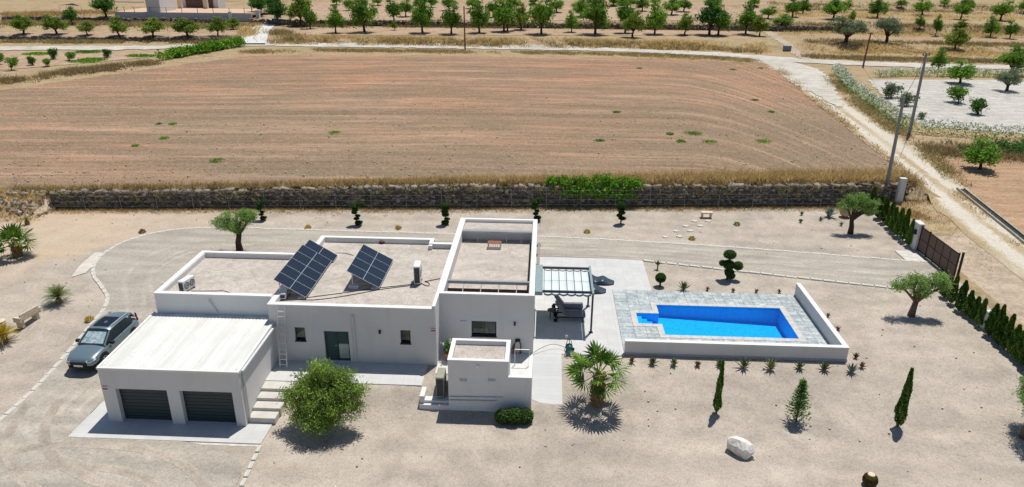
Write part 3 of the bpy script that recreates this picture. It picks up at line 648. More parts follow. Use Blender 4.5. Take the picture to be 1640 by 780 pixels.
t.l(mx_.outputs[0], t.t.nodes['Material Output'].inputs[0])
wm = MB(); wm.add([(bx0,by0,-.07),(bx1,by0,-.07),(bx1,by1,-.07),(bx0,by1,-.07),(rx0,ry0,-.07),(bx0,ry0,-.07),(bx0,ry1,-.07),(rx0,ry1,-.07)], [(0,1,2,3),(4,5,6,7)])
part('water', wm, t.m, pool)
# coping slabs
M_cop = plain('coping_stone', (.52,.505,.49), .8, .2, 0, .12, 3); cw = .36
def coping_run(a, b, along, other0, other1):
    n = max(1, round((b-a)/.6))
    for k in range(n):
        s, e = a+(b-a)*k/n+.004, a+(b-a)*(k+1)/n-.004
        mb = MB().bbox(s, e, other0, other1, 0, .034, .006) if along == 'x' else MB().bbox(other0, other1, s, e, 0, .034, .006)
        part('coping_slab', mb, M_cop, pool)
coping_run(bx0-cw, bx1+cw, 'x', by1, by1+cw); coping_run(bx0-cw, bx1+cw, 'x', by0-cw, by0)
coping_run(by0, by1, 'y', bx1, bx1+cw); coping_run(by0, ry0-cw, 'y', bx0-cw, bx0); coping_run(ry1+cw, by1, 'y', bx0-cw, bx0)
coping_run(rx0-cw, bx0, 'x', ry1, ry1+cw); coping_run(rx0-cw, bx0, 'x', ry0-cw, ry0); coping_run(ry0, ry1, 'y', rx0-cw, rx0)
# slate deck: single tiles
deck = bpy.data.objects.new('pool_deck', None); COL.objects.link(deck); deck['kind'] = 'structure'; deck.location = (px0, py0, 0)
def slate(k):
    t = NT('slate_tile'); oi = t.n('ShaderNodeObjectInfo'); p = t.pos(); n = t.noise(p, 2.6, 5, .7, 1.0); n2 = t.noise(p, 9, 4, .6)
    v = t.math('ADD', t.math('MULTIPLY', n, .75), t.math('MULTIPLY', oi.outputs['Random'], .1))
    c = t.ramp(v, [(.3, (.26,.31,.325)), (.42, (.38,.43,.44)), (.5, (.49,.525,.525)), (.58, (.64,.655,.65))]); c = t.mix(.5, c, t.ramp(n2, [(.3, .75), (.7, 1.1)]), 'MULTIPLY'); t.bump(n2, .3, .02); return t.out(c, .7, .3)
M_slate = slate(0)
holes = [(bx0-cw, bx1+cw, by0-cw, by1+cw), (rx0-cw, bx0, ry0-cw, ry1+cw)]
def cells(lo, hi, st, cuts):
    c = sorted([k for k in cuts if lo < k < hi]+[lo, hi]); out = []
    for a, b in zip(c[:-1], c[1:]):
        n = max(1, round((b-a)/st)); out += [(a+(b-a)*k/n, a+(b-a)*(k+1)/n) for k in range(n)]
    return out
cx_ = cells(px0, px1-.25, .62, [rx0-cw, bx0-cw, bx1+cw]); cy_ = cells(py0+.25, py1, .46, [by0-cw, ry0-cw, ry1+cw, by1+cw])
cache = {}
for a, b in cx_:
    for c, d in cy_:
        mx, my = (a+b)/2, (c+d)/2
        if any(h[0]-.01 < mx < h[1]+.01 and h[2]-.01 < my < h[3]+.01 for h in holes): continue
        key = (round(b-a, 3), round(d-c, 3))
        if key not in cache: cache[key] = MB().bbox(-key[0]/2+.006, key[0]/2-.006, -key[1]/2+.006, key[1]/2-.006, -.05, 0, .005).mesh('slate_tile')
        link('slate_tile', cache[key], M_slate, deck, (mx-px0, my-py0, .012+random.uniform(-.003,.004)))
gb = MB()
for a in ((px0, px1, py0, by0-cw), (px0, px1, by1+cw, py1), (bx1+cw, px1, by0-cw, by1+cw), (px0, rx0-cw, by0-cw, by1+cw), (rx0-cw, bx0-cw, by0-cw, ry0-cw), (rx0-cw, bx0-cw, ry1+cw, by1+cw)): gb.box(*a, -.5, -.02)
part('bedding', gb, M_conc, deck)
pw = thing('pool_wall', 'low white L-shaped parapet wall round two sides of the pool', 'wall', (px1, py0, 0))
part('wall', MB().box(px0, px1, py0, py0+.25, -.7, .83), M_wall, pw); part('wall', MB().box(px1-.25, px1, py0+.25, py1, -.5, .83), M_wall, pw)
part('coping', MB().bbox(px0-.02, px1+.02, py0-.02, py0+.27, .83, .872, .008), M_cope, pw); part('coping', MB().bbox(px1-.27, px1+.02, py0+.27, py1+.02, .83, .872, .008), M_cope, pw)
part('plinth', MB().box(px0-.04, px1+.03, py0-.03, py0-.002, -.6, .12), plain('grey_plinth', (.42,.42,.42), .9, .1), pw)
# ------------------------------------------------------------------ roof things
def cell_mat():
    t = NT('solar_cells'); b = t.n('ShaderNodeTexBrick'); b.offset = 0; b.inputs['Scale'].default_value = 1; b.inputs['Brick Width'].default_value = .17; b.inputs['Row Height'].default_value = .085
    b.inputs['Mortar Size'].default_value = .003; b.inputs['Color1'].default_value = (.012,.020,.036,1); b.inputs['Color2'].default_value = (.014,.023,.040,1); b.inputs['Mortar'].default_value = (.04,.05,.072,1)
    t.l(t.pos(obj=True), b.inputs[0]); return t.out(b.outputs[0], .25, .35)
M_cells = cell_mat(); M_alu = plain('aluminium', (.62,.63,.64), .35, .5, .3, .05)
def solar(name_label, xl, xh, y0, y1, zl, zh, n, stag=0):
    """xl/zl low right edge, xh/zh high left edge"""
    e = thing('solar_array', name_label, 'solar panels', ((xl+xh)/2, (y0+y1)/2, 3.13), 0, 'solar arrays on the roof'); ang = math.atan2(zh-zl, xl-xh); W = math.hypot(zh-zl, xl-xh); L = (y1-y0)/n
    fr = MB().box(-W/2, W/2, -L/2+.008, L/2-.008, 0, .022).mesh('panel'); ce = MB().box(-W/2+.02, -.012, -L/2+.022, L/2-.022, .022, .027).mesh('cells'); ce2 = MB().box(.012, W/2-.02, -L/2+.022, L/2-.022, .022, .027).mesh('cells')
    cx, cy, cz = (xl+xh)/2, (y0+y1)/2, (zl+zh)/2
    for k in range(n):
        yy = y0+L*(k+.5); sx = stag if k == n-1 else 0
        p = link('panel', fr, M_alu, e, (sx*math.cos(ang), yy-cy, cz-3.13-sx*math.sin(ang)), (0, ang, 0))
        link('cells', ce, M_cells, p); link('cells', ce2, M_cells, p)
    for k in range(0, n+1, 2 if n > 4 else 2):
        yy = y0+L*k; yy = min(max(yy, y0+.2), y1-.2)
        part('leg', MB().bar((xh+.25, yy, 3.13), (xh+.25, yy, zh-.2), .05), M_alu, e)
        part('rail', MB().bar((xh+.03, yy, zh-.06), (xl-.05, yy, zl-.03), .045), M_alu, e)
        part('ballast', MB().bbox(xh+.05, xh+.6, yy-.18, yy+.18, 3.13, 3.33, .015), M_conc, e)
        part('ballast', MB().bbox(xl-.5, xl-.1, yy-.15, yy+.15, 3.13, 3.22, .015), M_conc, e)
    part('rail', MB().bar((xh+.3, y0, zh-.26), (xh+.3, y1, zh-.26), .05), M_alu, e)
solar('long tilted solar array of six panels at the left of the main roof', -12.65, -14.38, -.28, 5.86, 3.25, 4.3, 6, .12)
solar('shorter tilted solar array of four panels at the middle of the main roof', -8.87, -10.7, 1.2, 5.24, 3.25, 4.26, 4)
def ac_unit(label, loc, rz, L=.9, D=.36, H=.75, mat=None, fans=2):
    e = thing('air_conditioner', label, 'air conditioner', loc, rz, 'outdoor cooling units'); mat = mat or M_white
    lpart('casing', MB().bbox(-D/2, D/2, -L/2, L/2, .08, H, .02), mat, e)
    for s in (-1, 1): lpart('foot', MB().box(-D/2-.03, D/2+.03, s*L*.33-.04, s*L*.33+.04, 0, .08), M_black, e)
    fr = min(.2, L/fans*.42)
    for k in range(fans):
        y = (k-(fans-1)/2)*L*.46
        g = lpart('fan_grille', MB().lathe([(fr,0),(fr,.012),(fr*.9,.014)], 20), M_dark, e, (D/2, y, H*.55), (0, R_(90), 0))
        rgm = MB()
        for q in (.45, .75): rgm.lathe([(fr*q,.014),(fr*q,.02),(fr*(q-.08),.02),(fr*(q-.08),.014)], 16)
        lpart('guard_ring', rgm, M_pvc, g)
    lpart('side_panel', MB().box(-D/2+.04, D/2-.04, -L/2-.012, -L/2, .14, H-.1), M_dark, e)
    return e
p = PZ(301, 464, 3.27); ac_unit('grey-white outdoor cooling unit on the gravel roof behind the garage', p, R_(-14), .95, .36, .72)
p = PZ(668, 456, 3.13); ac_unit('tall white outdoor cooling unit near the right edge of the main roof', p+Vector((0,.35,0)), R_(4), .9, .38, 1.2)
p = PZ(452, 480, 3.13); ac_unit('low pale box below the long solar array at the roof corner', p+Vector((.05,.35,0)), R_(3), .85, .32, .42, None, 1)
hp = ac_unit('greenish heat pump standing on the plinth beside the service block', (-4.72, -3.75, -.35), 0, 1.0, .42, 1.25, plain('olive_grey_enamel', (.30,.31,.24), .6, .3), 2)
# cables over the roof
def cable(label, pts, r=.018, mat=None, cat='cable', name='cable'):
    P = [Vector(p) for p in pts]; Q = P
    for _ in range(2):
        n = [Q[0]]
        for a, b in zip(Q[:-1], Q[1:]): n += [a*.75+b*.25, a*.25+b*.75]
        Q = n+[Q[-1]]
    b = P[0]; mb = MB(); mb.smooth = True; mb.tube([q-b for q in Q], r, 6)
    o = single(name, mb, mat or M_black, label, cat, b, 0); return o
cz_ = 3.155
cable('upper black cable crossing the main roof below the solar arrays', [PZ(u, v, cz_) for u, v in [(478,478),(520,473),(570,466),(605,461),(655,456),(668,453)]])
cable('lower black cable sagging across the main roof below the solar arrays', [PZ(u, v, cz_) for u, v in [(480,480),(505,480.5),(540,476),(575,470),(610,463),(660,457)]])
cable('black cable looping from the tall cooling unit to the right parapet', [PZ(u, v, cz_) for u, v in [(670,450),(680,457),(688,458),(687,452),(678,451),(690,449),(705,446)]], .02)
cable('short dark cable between the two solar arrays', [PZ(u, v, cz_) for u, v in [(537,405),(552,405),(566,409)]], .015)
cable('thin dark cable behind the front parapet of the left roof', [PZ(u, v, 3.29) for u, v in [(306,466),(345,466),(358,465),(368,469)]], .016)
def dome(label, u, v, z):
    p = PZ(u, v, z); e = single('roof_vent_cap', MB().lathe([(.2,0),(.22,.05),(.16,.16),(.05,.2)], 12), plain('dark_red_plastic', (.10,.012,.015), .5, .4), label, 'vent', p, 0, 'dark red roof caps')
dome('dark red cap at the back parapet of the left roof', 412, 408.5, 3.27); dome('dark red cap at the back parapet of the main roof', 612, 389.5, 3.13)
mb = MB(); a = PZ(715.5, 423, 3.13); mb.tube([(0,0,0),(0,0,.02)], .09, 10); mb.tube([(0,0,.03),(.03,2.6,.06)], .03, 8); single('drain_rod', mb, M_black, 'thin black rod lying on the main roof beside the raised wing', 'rod', a)
# small rack on tower roof
p = PZ(792, 397, 2.85); e = thing('slatted_rack', 'small slatted rack with reddish top on the raised roof', 'rack', p)
for s in (-1, 1):
    for q in (-.22, .22): lpart('leg', MB().box(s*.42-.025, s*.42+.025, q-.025, q+.025, 0, .38), M_pvc, e)
for k in range(4): lpart('slat', MB().box(-.45, .45, -.26+k*.14, -.16+k*.14, .38, .41), plain('faded_red_slat', (.34,.14,.09), .8, .2) if k == 0 else bpy.data.materials['faded_red_slat'], e)
for k in range(6): lpart('spindle', MB().box(-.36+k*.14, -.33+k*.14, -.27, -.25, .05, .36), M_pvc, e)
# ladder against the wall
e = thing('ladder', 'tall aluminium ladder leaning on the white wall beside the garage', 'ladder', (-13.55, -2.35, 0.0)); 
def lad(s, t): return (s, .62*t, 3.35*t)
for s in (-.19, .19): lpart('rail', MB().bar(lad(s, 0), lad(s, 1), .04, .07), M_alu, e)
for k in range(11): lpart('rung', MB().bar(lad(-.18, (k+.6)/11.3), lad(.18, (k+.6)/11.3), .04, .035), M_alu, e)
# wall lamps, plates
for u, v, yy, lb in ((608.5, 531, my0, 'small black wall lamp between the door and the right window'), (824.5, 518, 0, 'small black wall lamp right of the wide window')):
    p = PY(u, v, yy); e = thing('wall_lamp', lb, 'lamp', (p.x, yy, p.z), 0, 'black wall lamps'); lpart('body', MB().box(-.05,.05,-.1,0,-.1,.08), M_black, e); lpart('cap', MB().box(-.06,.06,-.11,0,.08,.095), M_frame, e)
p = PY(694, 528, my0); alarm_plate(p.x, my0-.001, p.z, 'small red and white plate at the right end of the long front wall')
p = PY(742, 514, 0); single('wall_plate', MB().box(-.2,.2,-.03,0,-.03,.03).box(-.17,.17,-.04,-.03,-.015,.015), M_pvc, 'thin grey vent strip left of the wide window', 'vent', (p.x, 0, p.z))
# hose coil on the wall and hose cart
p = PY(829, 545, 0); e = thing('hose_coil', 'coiled dark red garden hose hung on the white wall', 'hose', (p.x, 0, p.z)); lpart('hook', MB().bbox(-.14,.14,-.14,0,-.02,.1,.02), M_black, e)
M_hose = plain('hose_rubber', (.16,.055,.035), .6, .3)
for k in range(4):
    rx, rz2 = .17+.03*k, .42+.05*k; lpart('coil', MB().tube([(rx*math.sin(a)+.02*k*math.cos(2*a), -.07-.02*k, -rz2+rz2*math.cos(a)) for a in np.linspace(0, 2*math.pi, 25)], .018, 6), M_hose, e)
p = Vector((2.05, .18, 0)); e = thing('hose_cart', 'teal hose reel cart standing at the top of the tiled ramp', 'hose reel', p)
M_teal = plain('teal_plastic', (.02,.16,.17), .5, .4)
lpart('drum', MB().lathe([(.2,-.2),(.2,-.18),(.14,-.18),(.14,.18),(.2,.18),(.2,.2)], 16), M_teal, e, (0,0,.3), (R_(90),0,0))
for s in (-.24, .24):
    lpart('side_frame', MB().tube([(-.25,s,0),(-.12,s,.6),(0,s,.75),(.12,s,.6),(.22,s,0)], .02, 6), M_black, e); lpart('wheel', MB().lathe([(.1,-.02),(.1,.02)], 12), M_black, e, (.22,s,.1), (R_(90),0,0))
lpart('handle', MB().tube([(0,-.24,.75),(0,.24,.75)], .02, 6), M_black, e)
cable('thin hose arching from the wall to the teal reel', [(.05,-.1,.1),(.5,.25,.25),(1.1,.62,.3),(1.6,.6,.2),(1.95,.3,.2)], .014, M_hose, 'hose', 'garden_hose')
# flower pot in the corner
p = Vector((-4.7, -1.0, 0)); e = thing('potted_plant', 'white-flowered plant in a terracotta pot in the house corner', 'plant', p)
lpart('pot', MB().lathe([(.16,0),(.24,.42),(.26,.42),(.26,.48),(.21,.48),(.19,.4)], 16), M_terra, e)
POTTED = e
p = PZ(780, 597.5, 0); e = thing('storage_box', 'pale blue and white box in the small service yard', 'box', p); lpart('body', MB().bbox(-.3,.3,-.2,.25,0,.3,.02), M_white, e); lpart('lid', MB().bbox(-.26,.26,-.16,.21,.3,.34,.015), plain('pale_blue_lid', (.42,.55,.60), .5, .4), e)
p = PZ(845, 578, 0); e = thing('clothes_rail', 'thin grey rail standing in the small service yard', 'rail', (-.98, -1.35, 0))
for x in (0, .8): lpart('post', MB().tube([(x,0,0),(x,0,1.0)], .025, 8), M_metal, e)
lpart('bar', MB().tube([(0,0,1.0),(.8,0,1.0)], .022, 8), M_metal, e)
# ------------------------------------------------------------------ pergola and loungers
M_perg = plain('slate_blue_metal', (.03,.046,.062), .5, .4, 0, .08); M_cass = plain('teal_grey_metal', (.22,.31,.32), .5, .4, 0, .08)
t = NT('white_canopy'); M_canopy = t.out(t.ramp(t.noise(t.pos(), 1.3, 4), [(.3, (.56,.63,.64)), (.7, (.66,.72,.72))]), .85, .1)
ya, yb, xr_, zp_ = 2.62, 6.05, 3.42, 2.62
perg = thing('pergola', 'dark metal pergola with white fabric canopy beside the house', 'pergola', (1.8, 4.3, 0))
part('cassette', MB().bbox(.022, .46, ya-.25, yb+.25, zp_-.12, zp_+.12, .02), M_cass, perg)
for y in (ya, yb): part('rail', MB().bar((.46, y, zp_+.03), (xr_-.05, y, zp_+.03), .11, .13), M_perg, perg)
part('end_beam', MB().bar((xr_, ya-.2, zp_), (xr_, yb+.35, zp_), .13, .16), M_cass, perg)
part('post', MB().bar((xr_, ya, 0), (xr_, ya, zp_-.08), .11), M_perg, perg); part('post', MB().bar((xr_, yb, 0), (xr_, yb, zp_-.08), .11), M_perg, perg)
part('foot', MB().bbox(xr_-.12, xr_+.12, ya-.12, ya+.12, 0, .02, .004), M_perg, perg); part('foot', MB().bbox(xr_-.12, xr_+.12, yb-.12, yb+.12, 0, .02, .004), M_perg, perg)
nsp = 6; xsn = np.linspace(.55, xr_-.12, nsp+1); V = []; cols = 0; NX = nsp*8+1
for iy, y in enumerate((ya-.19, ya+.1, (ya+yb)/2, yb-.1, yb-.07)):
    for k in range(NX):
        x = .55+(xr_-.12-.55)*k/(NX-1); f = (k/8) % 1; sag = .07*(4*f*(1-f)); V.append((x, y-(.0 if iy not in (0, 4) else (1 if iy == 4 else -1)*-0.0), zp_-.08-sag-(.02 if iy == 0 else 0)))
V = np.array(V)-np.array([1.8,4.3,0]); i = np.arange(NX-1)[None]+np.arange(4)[:, None]*NX
link('canopy', np_mesh('canopy', V, np.stack([i, i+1, i+1+NX, i+NX], -1).reshape(-1, 4), smooth=True), M_canopy, perg)
for x in xsn: part('rod', MB().tube([(x, ya-.19, zp_-.055), (x, yb-.05, zp_-.055)], .016, 6), M_perg, perg)
part('mid_wire', MB().tube([(.5, (ya+yb)/2, zp_-.05), (xr_-.06, (ya+yb)/2, zp_-.05)], .008, 5), M_perg, perg)
for y in (ya-.2, yb-.05):
    for a, b in zip(xsn[:-1], xsn[1:]): part('scallop_cord', MB().tube([(a+(b-a)*f, y, zp_-.06-.09*4*f*(1-f)) for f in np.linspace(0, 1, 9)], .016, 5), M_perg, perg)
aw = thing('awning_roll', 'rolled tan awning fixed along the right wall of the house', 'awning', (.16, 8.3, 2.55)); lpart('roll', MB().tube([(0,-1.75,0),(0,1.7,0)], .085, 10), plain('tan_fabric', (.30,.27,.22), .8, .2), aw)
for y in (-1.7, 0, 1.6): lpart('bracket', MB().box(-.158, .03, y-.03, y+.03, -.1, .1), M_metal, aw)
lpart('end_cap', MB().bbox(-.1,.12,1.7,1.95,-.12,.12,.02), M_metal, aw)
M_cush = plain('grey_cushion', (.17,.18,.205), .9, .1, 0, .12, 3)
def lounger(label, x, y):
    e = thing('sun_lounger', label, 'sun lounger', (x, y, 0), R_(1.5), 'grey sun loungers under the pergola'); L = 1.95
    for s in (-.3, .3): lpart('side_rail', MB().bar((-.85,s,.3), (1.0,s,.3), .05, .07), M_black, e)
    for xx in (-.7, .85):
        for s in (-.3, .3): lpart('leg', MB().bar((xx,s,0), (xx,s,.3), .06), M_black, e)
    lpart('seat_cushion', MB().bbox(-.22, 1.05, -.33, .33, .34, .46, .03), M_cush, e)
    lpart('backrest', MB().bbox(-.95, 0, -.33, .33, 0, .12, .03), M_cush, e, (-.2, 0, .36), (0, R_(52), 0))
    lpart('prop', MB().bar((-.72,.2,.3), (-.62,.2,.85), .03).bar((-.72,-.2,.3), (-.62,-.2,.85), .03), M_black, e)
    for s in (-.36, .36): lpart('wheel', MB().lathe([(.12,-.03),(.12,.03)], 12), M_black, e, (-.8, s, .12), (R_(90), 0, 0))
lounger('grey cushioned sun lounger under the pergola, the farther of two', 2.0, 5.35); lounger('grey cushioned sun lounger under the pergola, the nearer of two', 2.1, 4.2)
p = PZ(889, 512, 0); e = thing('side_table', 'small dark wicker table behind the two loungers', 'table', (1.08, 4.35, 0)); lpart('top', MB().lathe([(.26,.5),(.28,.52),(.28,.55),(.26,.56)], 18), M_brown, e)
for a in range(3): lpart('leg', MB().tube([(.2*math.cos(a*2.1),.2*math.sin(a*2.1),0),(.12*math.cos(a*2.1),.12*math.sin(a*2.1),.5)], .02, 6), M_black, e)
M_wave = plain('blue_grey_plastic', (.035,.055,.075), .35, .5, 0, .08)
def wave_lounger(label, x, y, rz):
    e = MB(); e.smooth = True; n = 22; top = []
    for k in range(n+1):
        t_ = k/n; xx = -1.05+2.1*t_; z = .16+.5*math.exp(-((t_-.02)/.26)**2)+.2*math.exp(-((t_-.62)/.14)**2)-.06*t_; w_ = .5*(1-abs(2*t_-1)**4*.55)
        top.append((xx, w_, z))
    V = []; F = []
    for xx, w_, z in top: V += [(xx,-w_,0),(xx,-w_*1.02,z*.8),(xx,-w_*.85,z),(xx,w_*.85,z),(xx,w_*1.02,z*.8),(xx,w_,0)]
    for k in range(n):
        for j in range(6): F.append((k*6+j, k*6+(j+1) % 6, (k+1)*6+(j+1) % 6, (k+1)*6+j))
    F += [tuple(range(6))[::-1], tuple(range(n*6, n*6+6))]; e.add(V, F); single('wave_lounger', e, M_wave, label, 'lounge chair', (x, y, 0), rz, 'moulded lounge chairs')
a = PZ(963, 449, .2); wave_lounger('blue-grey moulded wave lounge chair beyond the pergola, the farther one', a.x-.15, a.y+.15, R_(-8)); a = PZ(953, 462, .2); wave_lounger('blue-grey moulded wave lounge chair beyond the pergola, the nearer one', a.x-.3, a.y+.1, R_(-6))
# ------------------------------------------------------------------ car
def car(loc, rz):
    e = thing('parked_car', 'grey-blue sport utility car with silver windscreen shade beside the garage', 'car', loc, rz)
    t = NT('car_paint'); M_paint = t.out((.18,.25,.29), .25, .55, .4); t.b.inputs['Coat Weight'].default_value = .6
    M_lamp = plain('headlamp', (.75,.78,.8), .1, .6); M_tail = plain('tail_lamp', (.35,.01,.01), .25, .5)
    M_roofglass = plain('roof_glass', (.012,.016,.025), .2, .25)
    # lower body, x = forward.  station: x, half width at sill/bulge/shoulder, z sill, z bulge, z shoulder, z top(centre)
    st = [(-2.34,.62,.70,.64,.42,.70,.98,1.00),(-2.28,.80,.86,.80,.34,.70,1.04,1.06),(-2.05,.88,.94,.88,.30,.68,1.06,1.10),(-1.5,.90,.955,.92,.28,.66,1.05,1.08),(-.6,.89,.94,.91,.27,.62,1.02,1.05),(.4,.89,.94,.90,.27,.62,1.0,1.03),
          (.95,.90,.95,.90,.27,.64,.99,1.06),(1.5,.90,.95,.87,.28,.66,.95,1.02),(1.95,.87,.92,.80,.30,.66,.88,.95),(2.22,.78,.84,.70,.32,.62,.78,.86),(2.34,.60,.66,.55,.38,.58,.70,.74)]
    V = []; F = []; m = 9
    for x, a, b, c, za, zb, zc, zt2 in st: V += [(x,-a,za),(x,-b,zb),(x,-c,zc),(x,-c*.6,zt2-.02),(x,0,zt2),(x,c*.6,zt2-.02),(x,c,zc),(x,b,zb),(x,a,za)]
    for k in range(len(st)-1):
        for j in range(m-1): F.append((k*m+j, (k+1)*m+j, (k+1)*m+j+1, k*m+j+1))
        F.append((k*m+m-1, (k+1)*m+m-1, (k+1)*m, k*m))
    F += [tuple(range(m)), tuple(range((len(st)-1)*m, len(st)*m))[::-1]]
    b = MB(); b.smooth = True; b.add(V, F); o = lpart('body', b, M_paint, e)
    s = o.modifiers.new('s', 'SUBSURF'); s.levels = s.render_levels = 2
    # greenhouse
    zb, zr = 1.02, 1.63
    A = [(.95,.80),(-2.12,.80)]; Rr = [(.12,.60),(-1.85,.60)]
    P = lambda x, y, z: (x, y, z)
    roof = MB(); roof.smooth = True
    prof = [(.16,zr-.05),(0.02,zr-.01),(-.5,zr+.02),(-1.1,zr+.015),(-1.75,zr-.05),(-2.02,zr-.11)]; v = []
    for x, z in prof: v += [(x,-.69,z-.075),(x,-.61,z),(x,0,z+.025),(x,.61,z),(x,.69,z-.075)]
    f = [(k*5+j, k*5+j+1, (k+1)*5+j+1, (k+1)*5+j) for k in range(5) for j in range(4)]
    roof.add(v, f); f2 = [(k*5+4, k*5, (k+1)*5, (k+1)*5+4) for k in range(5)]; roof.add(v, f2); ro = lpart('roof', roof, M_paint, e)
    lpart('sunroof', MB().add([(-.02,-.46,zr+.028),(-.02,.46,zr+.028),(-.55,.47,zr+.047),(-1.15,.46,zr+.046),(-1.15,-.46,zr+.046),(-.55,-.47,zr+.047)], [(0,1,2,3,4,5)]).add([(-.02,-.46,zr),(-.02,.46,zr),(-1.15,.46,zr),(-1.15,-.46,zr)], [(0,1,2,3)]), M_roofglass, ro)
    for sgn in (-1, 1): lpart('roof_rail', MB().tube([(-.05,.6*sgn,zr+.0),(-.1,.61*sgn,zr+.06),(-1.7,.61*sgn,zr+.05),(-1.75,.6*sgn,zr-.03)], .02, 6), M_alu, ro)
    ws = MB().add([(1.08,-.77,zb+.0),(1.08,.77,zb+.0),(.14,.62,zr-.055),(.14,-.62,zr-.055)], [(0,1,2,3)]); w_ = lpart('windscreen', ws, M_glass, e)
    t = NT('silver_shade'); M_shade = t.out(t.ramp(t.noise(t.pos(obj=True), 5, 3, .6, 1.0), [(.35, (.22,.40,.42)), (.5, (.52,.66,.68)), (.62, (.75,.82,.82))]), .25, .5, .4)
    n_ = Vector((.54,0,.86)); lpart('sun_shade', MB().add([tuple(Vector(q)+n_*.006) for q in ((.96,-.66,zb+.07),(.96,.66,zb+.07),(.30,.55,zr-.15),(.30,-.55,zr-.15))], [(0,1,2,3)]), M_shade, w_)
    lpart('rear_window', MB().add([(-2.3,.72,zb+.06),(-2.3,-.72,zb+.06),(-1.92,-.60,zr-.10),(-1.92,.60,zr-.10)], [(0,1,2,3)]), M_glass, e)
    for sgn in (-1, 1):
        sw = [(1.0,.84,zb-.01),(-1.75,.82,zb+.09),(-1.82,.68,zr-.2),(-.7,.69,zr-.07),(.10,.675,zr-.1)]
        q = [(x, y*sgn, z) for x, y, z in sw]; lpart('side_window', MB().add(q, [(0,1,2,3,4) if sgn < 0 else (4,3,2,1,0)]), M_glass, e)
        for xa, xb in (((1.05,.14)), (-2.28,-1.9)):
            lpart('pillar', MB().bar((xa,.79*sgn,zb), (xb,.635*sgn,zr-.08), .07, .06), M_paint, e)
        lpart('pillar', MB().bar((-.62,.835*sgn,zb), (-.7,.68*sgn,zr-.08), .05, .03), M_black, e)
        mi = lpart('mirror', MB().bbox(.56,.74,-.11,.11,-.07,.08,.02), M_paint if False else M_black, e, (.02, 1.02*sgn, 1.06)); 
        lpart('headlight', MB().add([(2.27,.70*sgn,.68),(2.33,.48*sgn,.68),(2.31,.44*sgn,.77),(1.98,.83*sgn,.84),(2.06,.86*sgn,.74)], [(0,1,2,3,4)]), M_lamp, e)
        lpart('tail_light', MB().bar((-2.24,.80*sgn,.92), (-2.20,.74*sgn,1.42), .06, .08), M_tail, e)
        for x in (1.42, -1.42):
            lpart('wheel_arch', MB().lathe([(.44,-.03),(.44,.0),(.40,.01)], 24), M_black, e, (x, .93*sgn, .40), (R_(-90*sgn), 0, 0))
            wh = lpart('wheel', MB().lathe([(.24,-.12),(.35,-.12),(.37,-.08),(.37,.04),(.35,.06),(.24,.06)], 24), M_black, e, (x, .88*sgn, .365), (R_(-90*sgn), 0, 0))
            rim = MB().lathe([(.245,.02),(.245,.065),(.22,.065),(.2,.03)], 20)
            for k in range(5): rim.bar((.03*math.cos(k*1.257),.03*math.sin(k*1.257),.05), (.23*math.cos(k*1.257),.23*math.sin(k*1.257),.055), .07, .02)
            lpart('rim', rim, M_metal, wh)
    lpart('grille', MB().bbox(2.30,2.37,-.46,.46,.46,.68,.01), M_black, e)
    lpart('air_intake', MB().bbox(2.26,2.35,-.6,.6,.30,.40,.01), M_black, e)
    lpart('number_plate', MB().box(2.365,2.38,-.26,.26,.42,.53), M_white, e)
    lpart('underbody', MB().box(-2.1,2.1,-.8,.8,.16,.4), M_black, e)
p = (G(112,588)+G(155,598))/2; car((p.x+.25, p.y+1.85, float(Z(p.x+.25, p.y+1.85))-.03), R_(-92))
# ------------------------------------------------------------------ garden furniture and stones
bench = thing('stone_bench', 'pale stone garden bench with backrest left of the parked car', 'bench', G(46, 517), R_(48))
lpart('seat', MB().bbox(-.75,.75,-.22,.22,.42,.5,.015), M_stone, bench); lpart('backrest', MB().bbox(-.7,.7,-.28,-.2,.5,.92,.02), M_stone, bench)
for s in (-1, 1): lpart('leg', MB().bbox(s*.55-.09,s*.55+.09,-.24,.22,0,.42,.015), M_stone, bench); lpart('arm_post', MB().bbox(s*.72-.08,s*.72+.08,-.3,.2,.42,.74,.02), M_stone, bench)
bench.rotation_euler = (0, 0, R_(80))
b2 = thing('stone_table', 'small pale stone table near the field wall above the stepping stones', 'table', G(1131, 348)); lpart('top', MB().bbox(-.5,.5,-.25,.25,.4,.5,.015), M_stone, b2)
for s in (-1, 1): lpart('leg', MB().bbox(s*.36-.06,s*.36+.06,-.18,.18,0,.4,.01), M_stone, b2)
for k, (u, v) in enumerate([(1066,379.5),(1088,378.5),(1083,370),(1105,369.5),(1098,362),(1121,361.5),(1112,354),(1134,354)]):
    mb = MB(); n = 9; r = [random.uniform(.19,.25) for _ in range(n)]; mb.add([(r[i]*1.15*math.cos(6.283*i/n), r[i]*math.sin(6.283*i/n), z) for z in (-.05, .035) for i in range(n)], [tuple(range(n))[::-1], tuple(range(n, 2*n))]+[(i, (i+1) % n, n+(i+1) % n, n+i) for i in range(n)])
    row = ['lower left','lower right'][k % 2] ; pair = ['nearest the driveway','second from the driveway','third from the driveway','nearest the stone table'][k//2]
    single('stepping_stone', mb, M_kerb, f'round pale stepping stone, {["left","right"][k%2]} one of the pair {pair}', 'stone', G(u, v), 0, 'stepping stones')
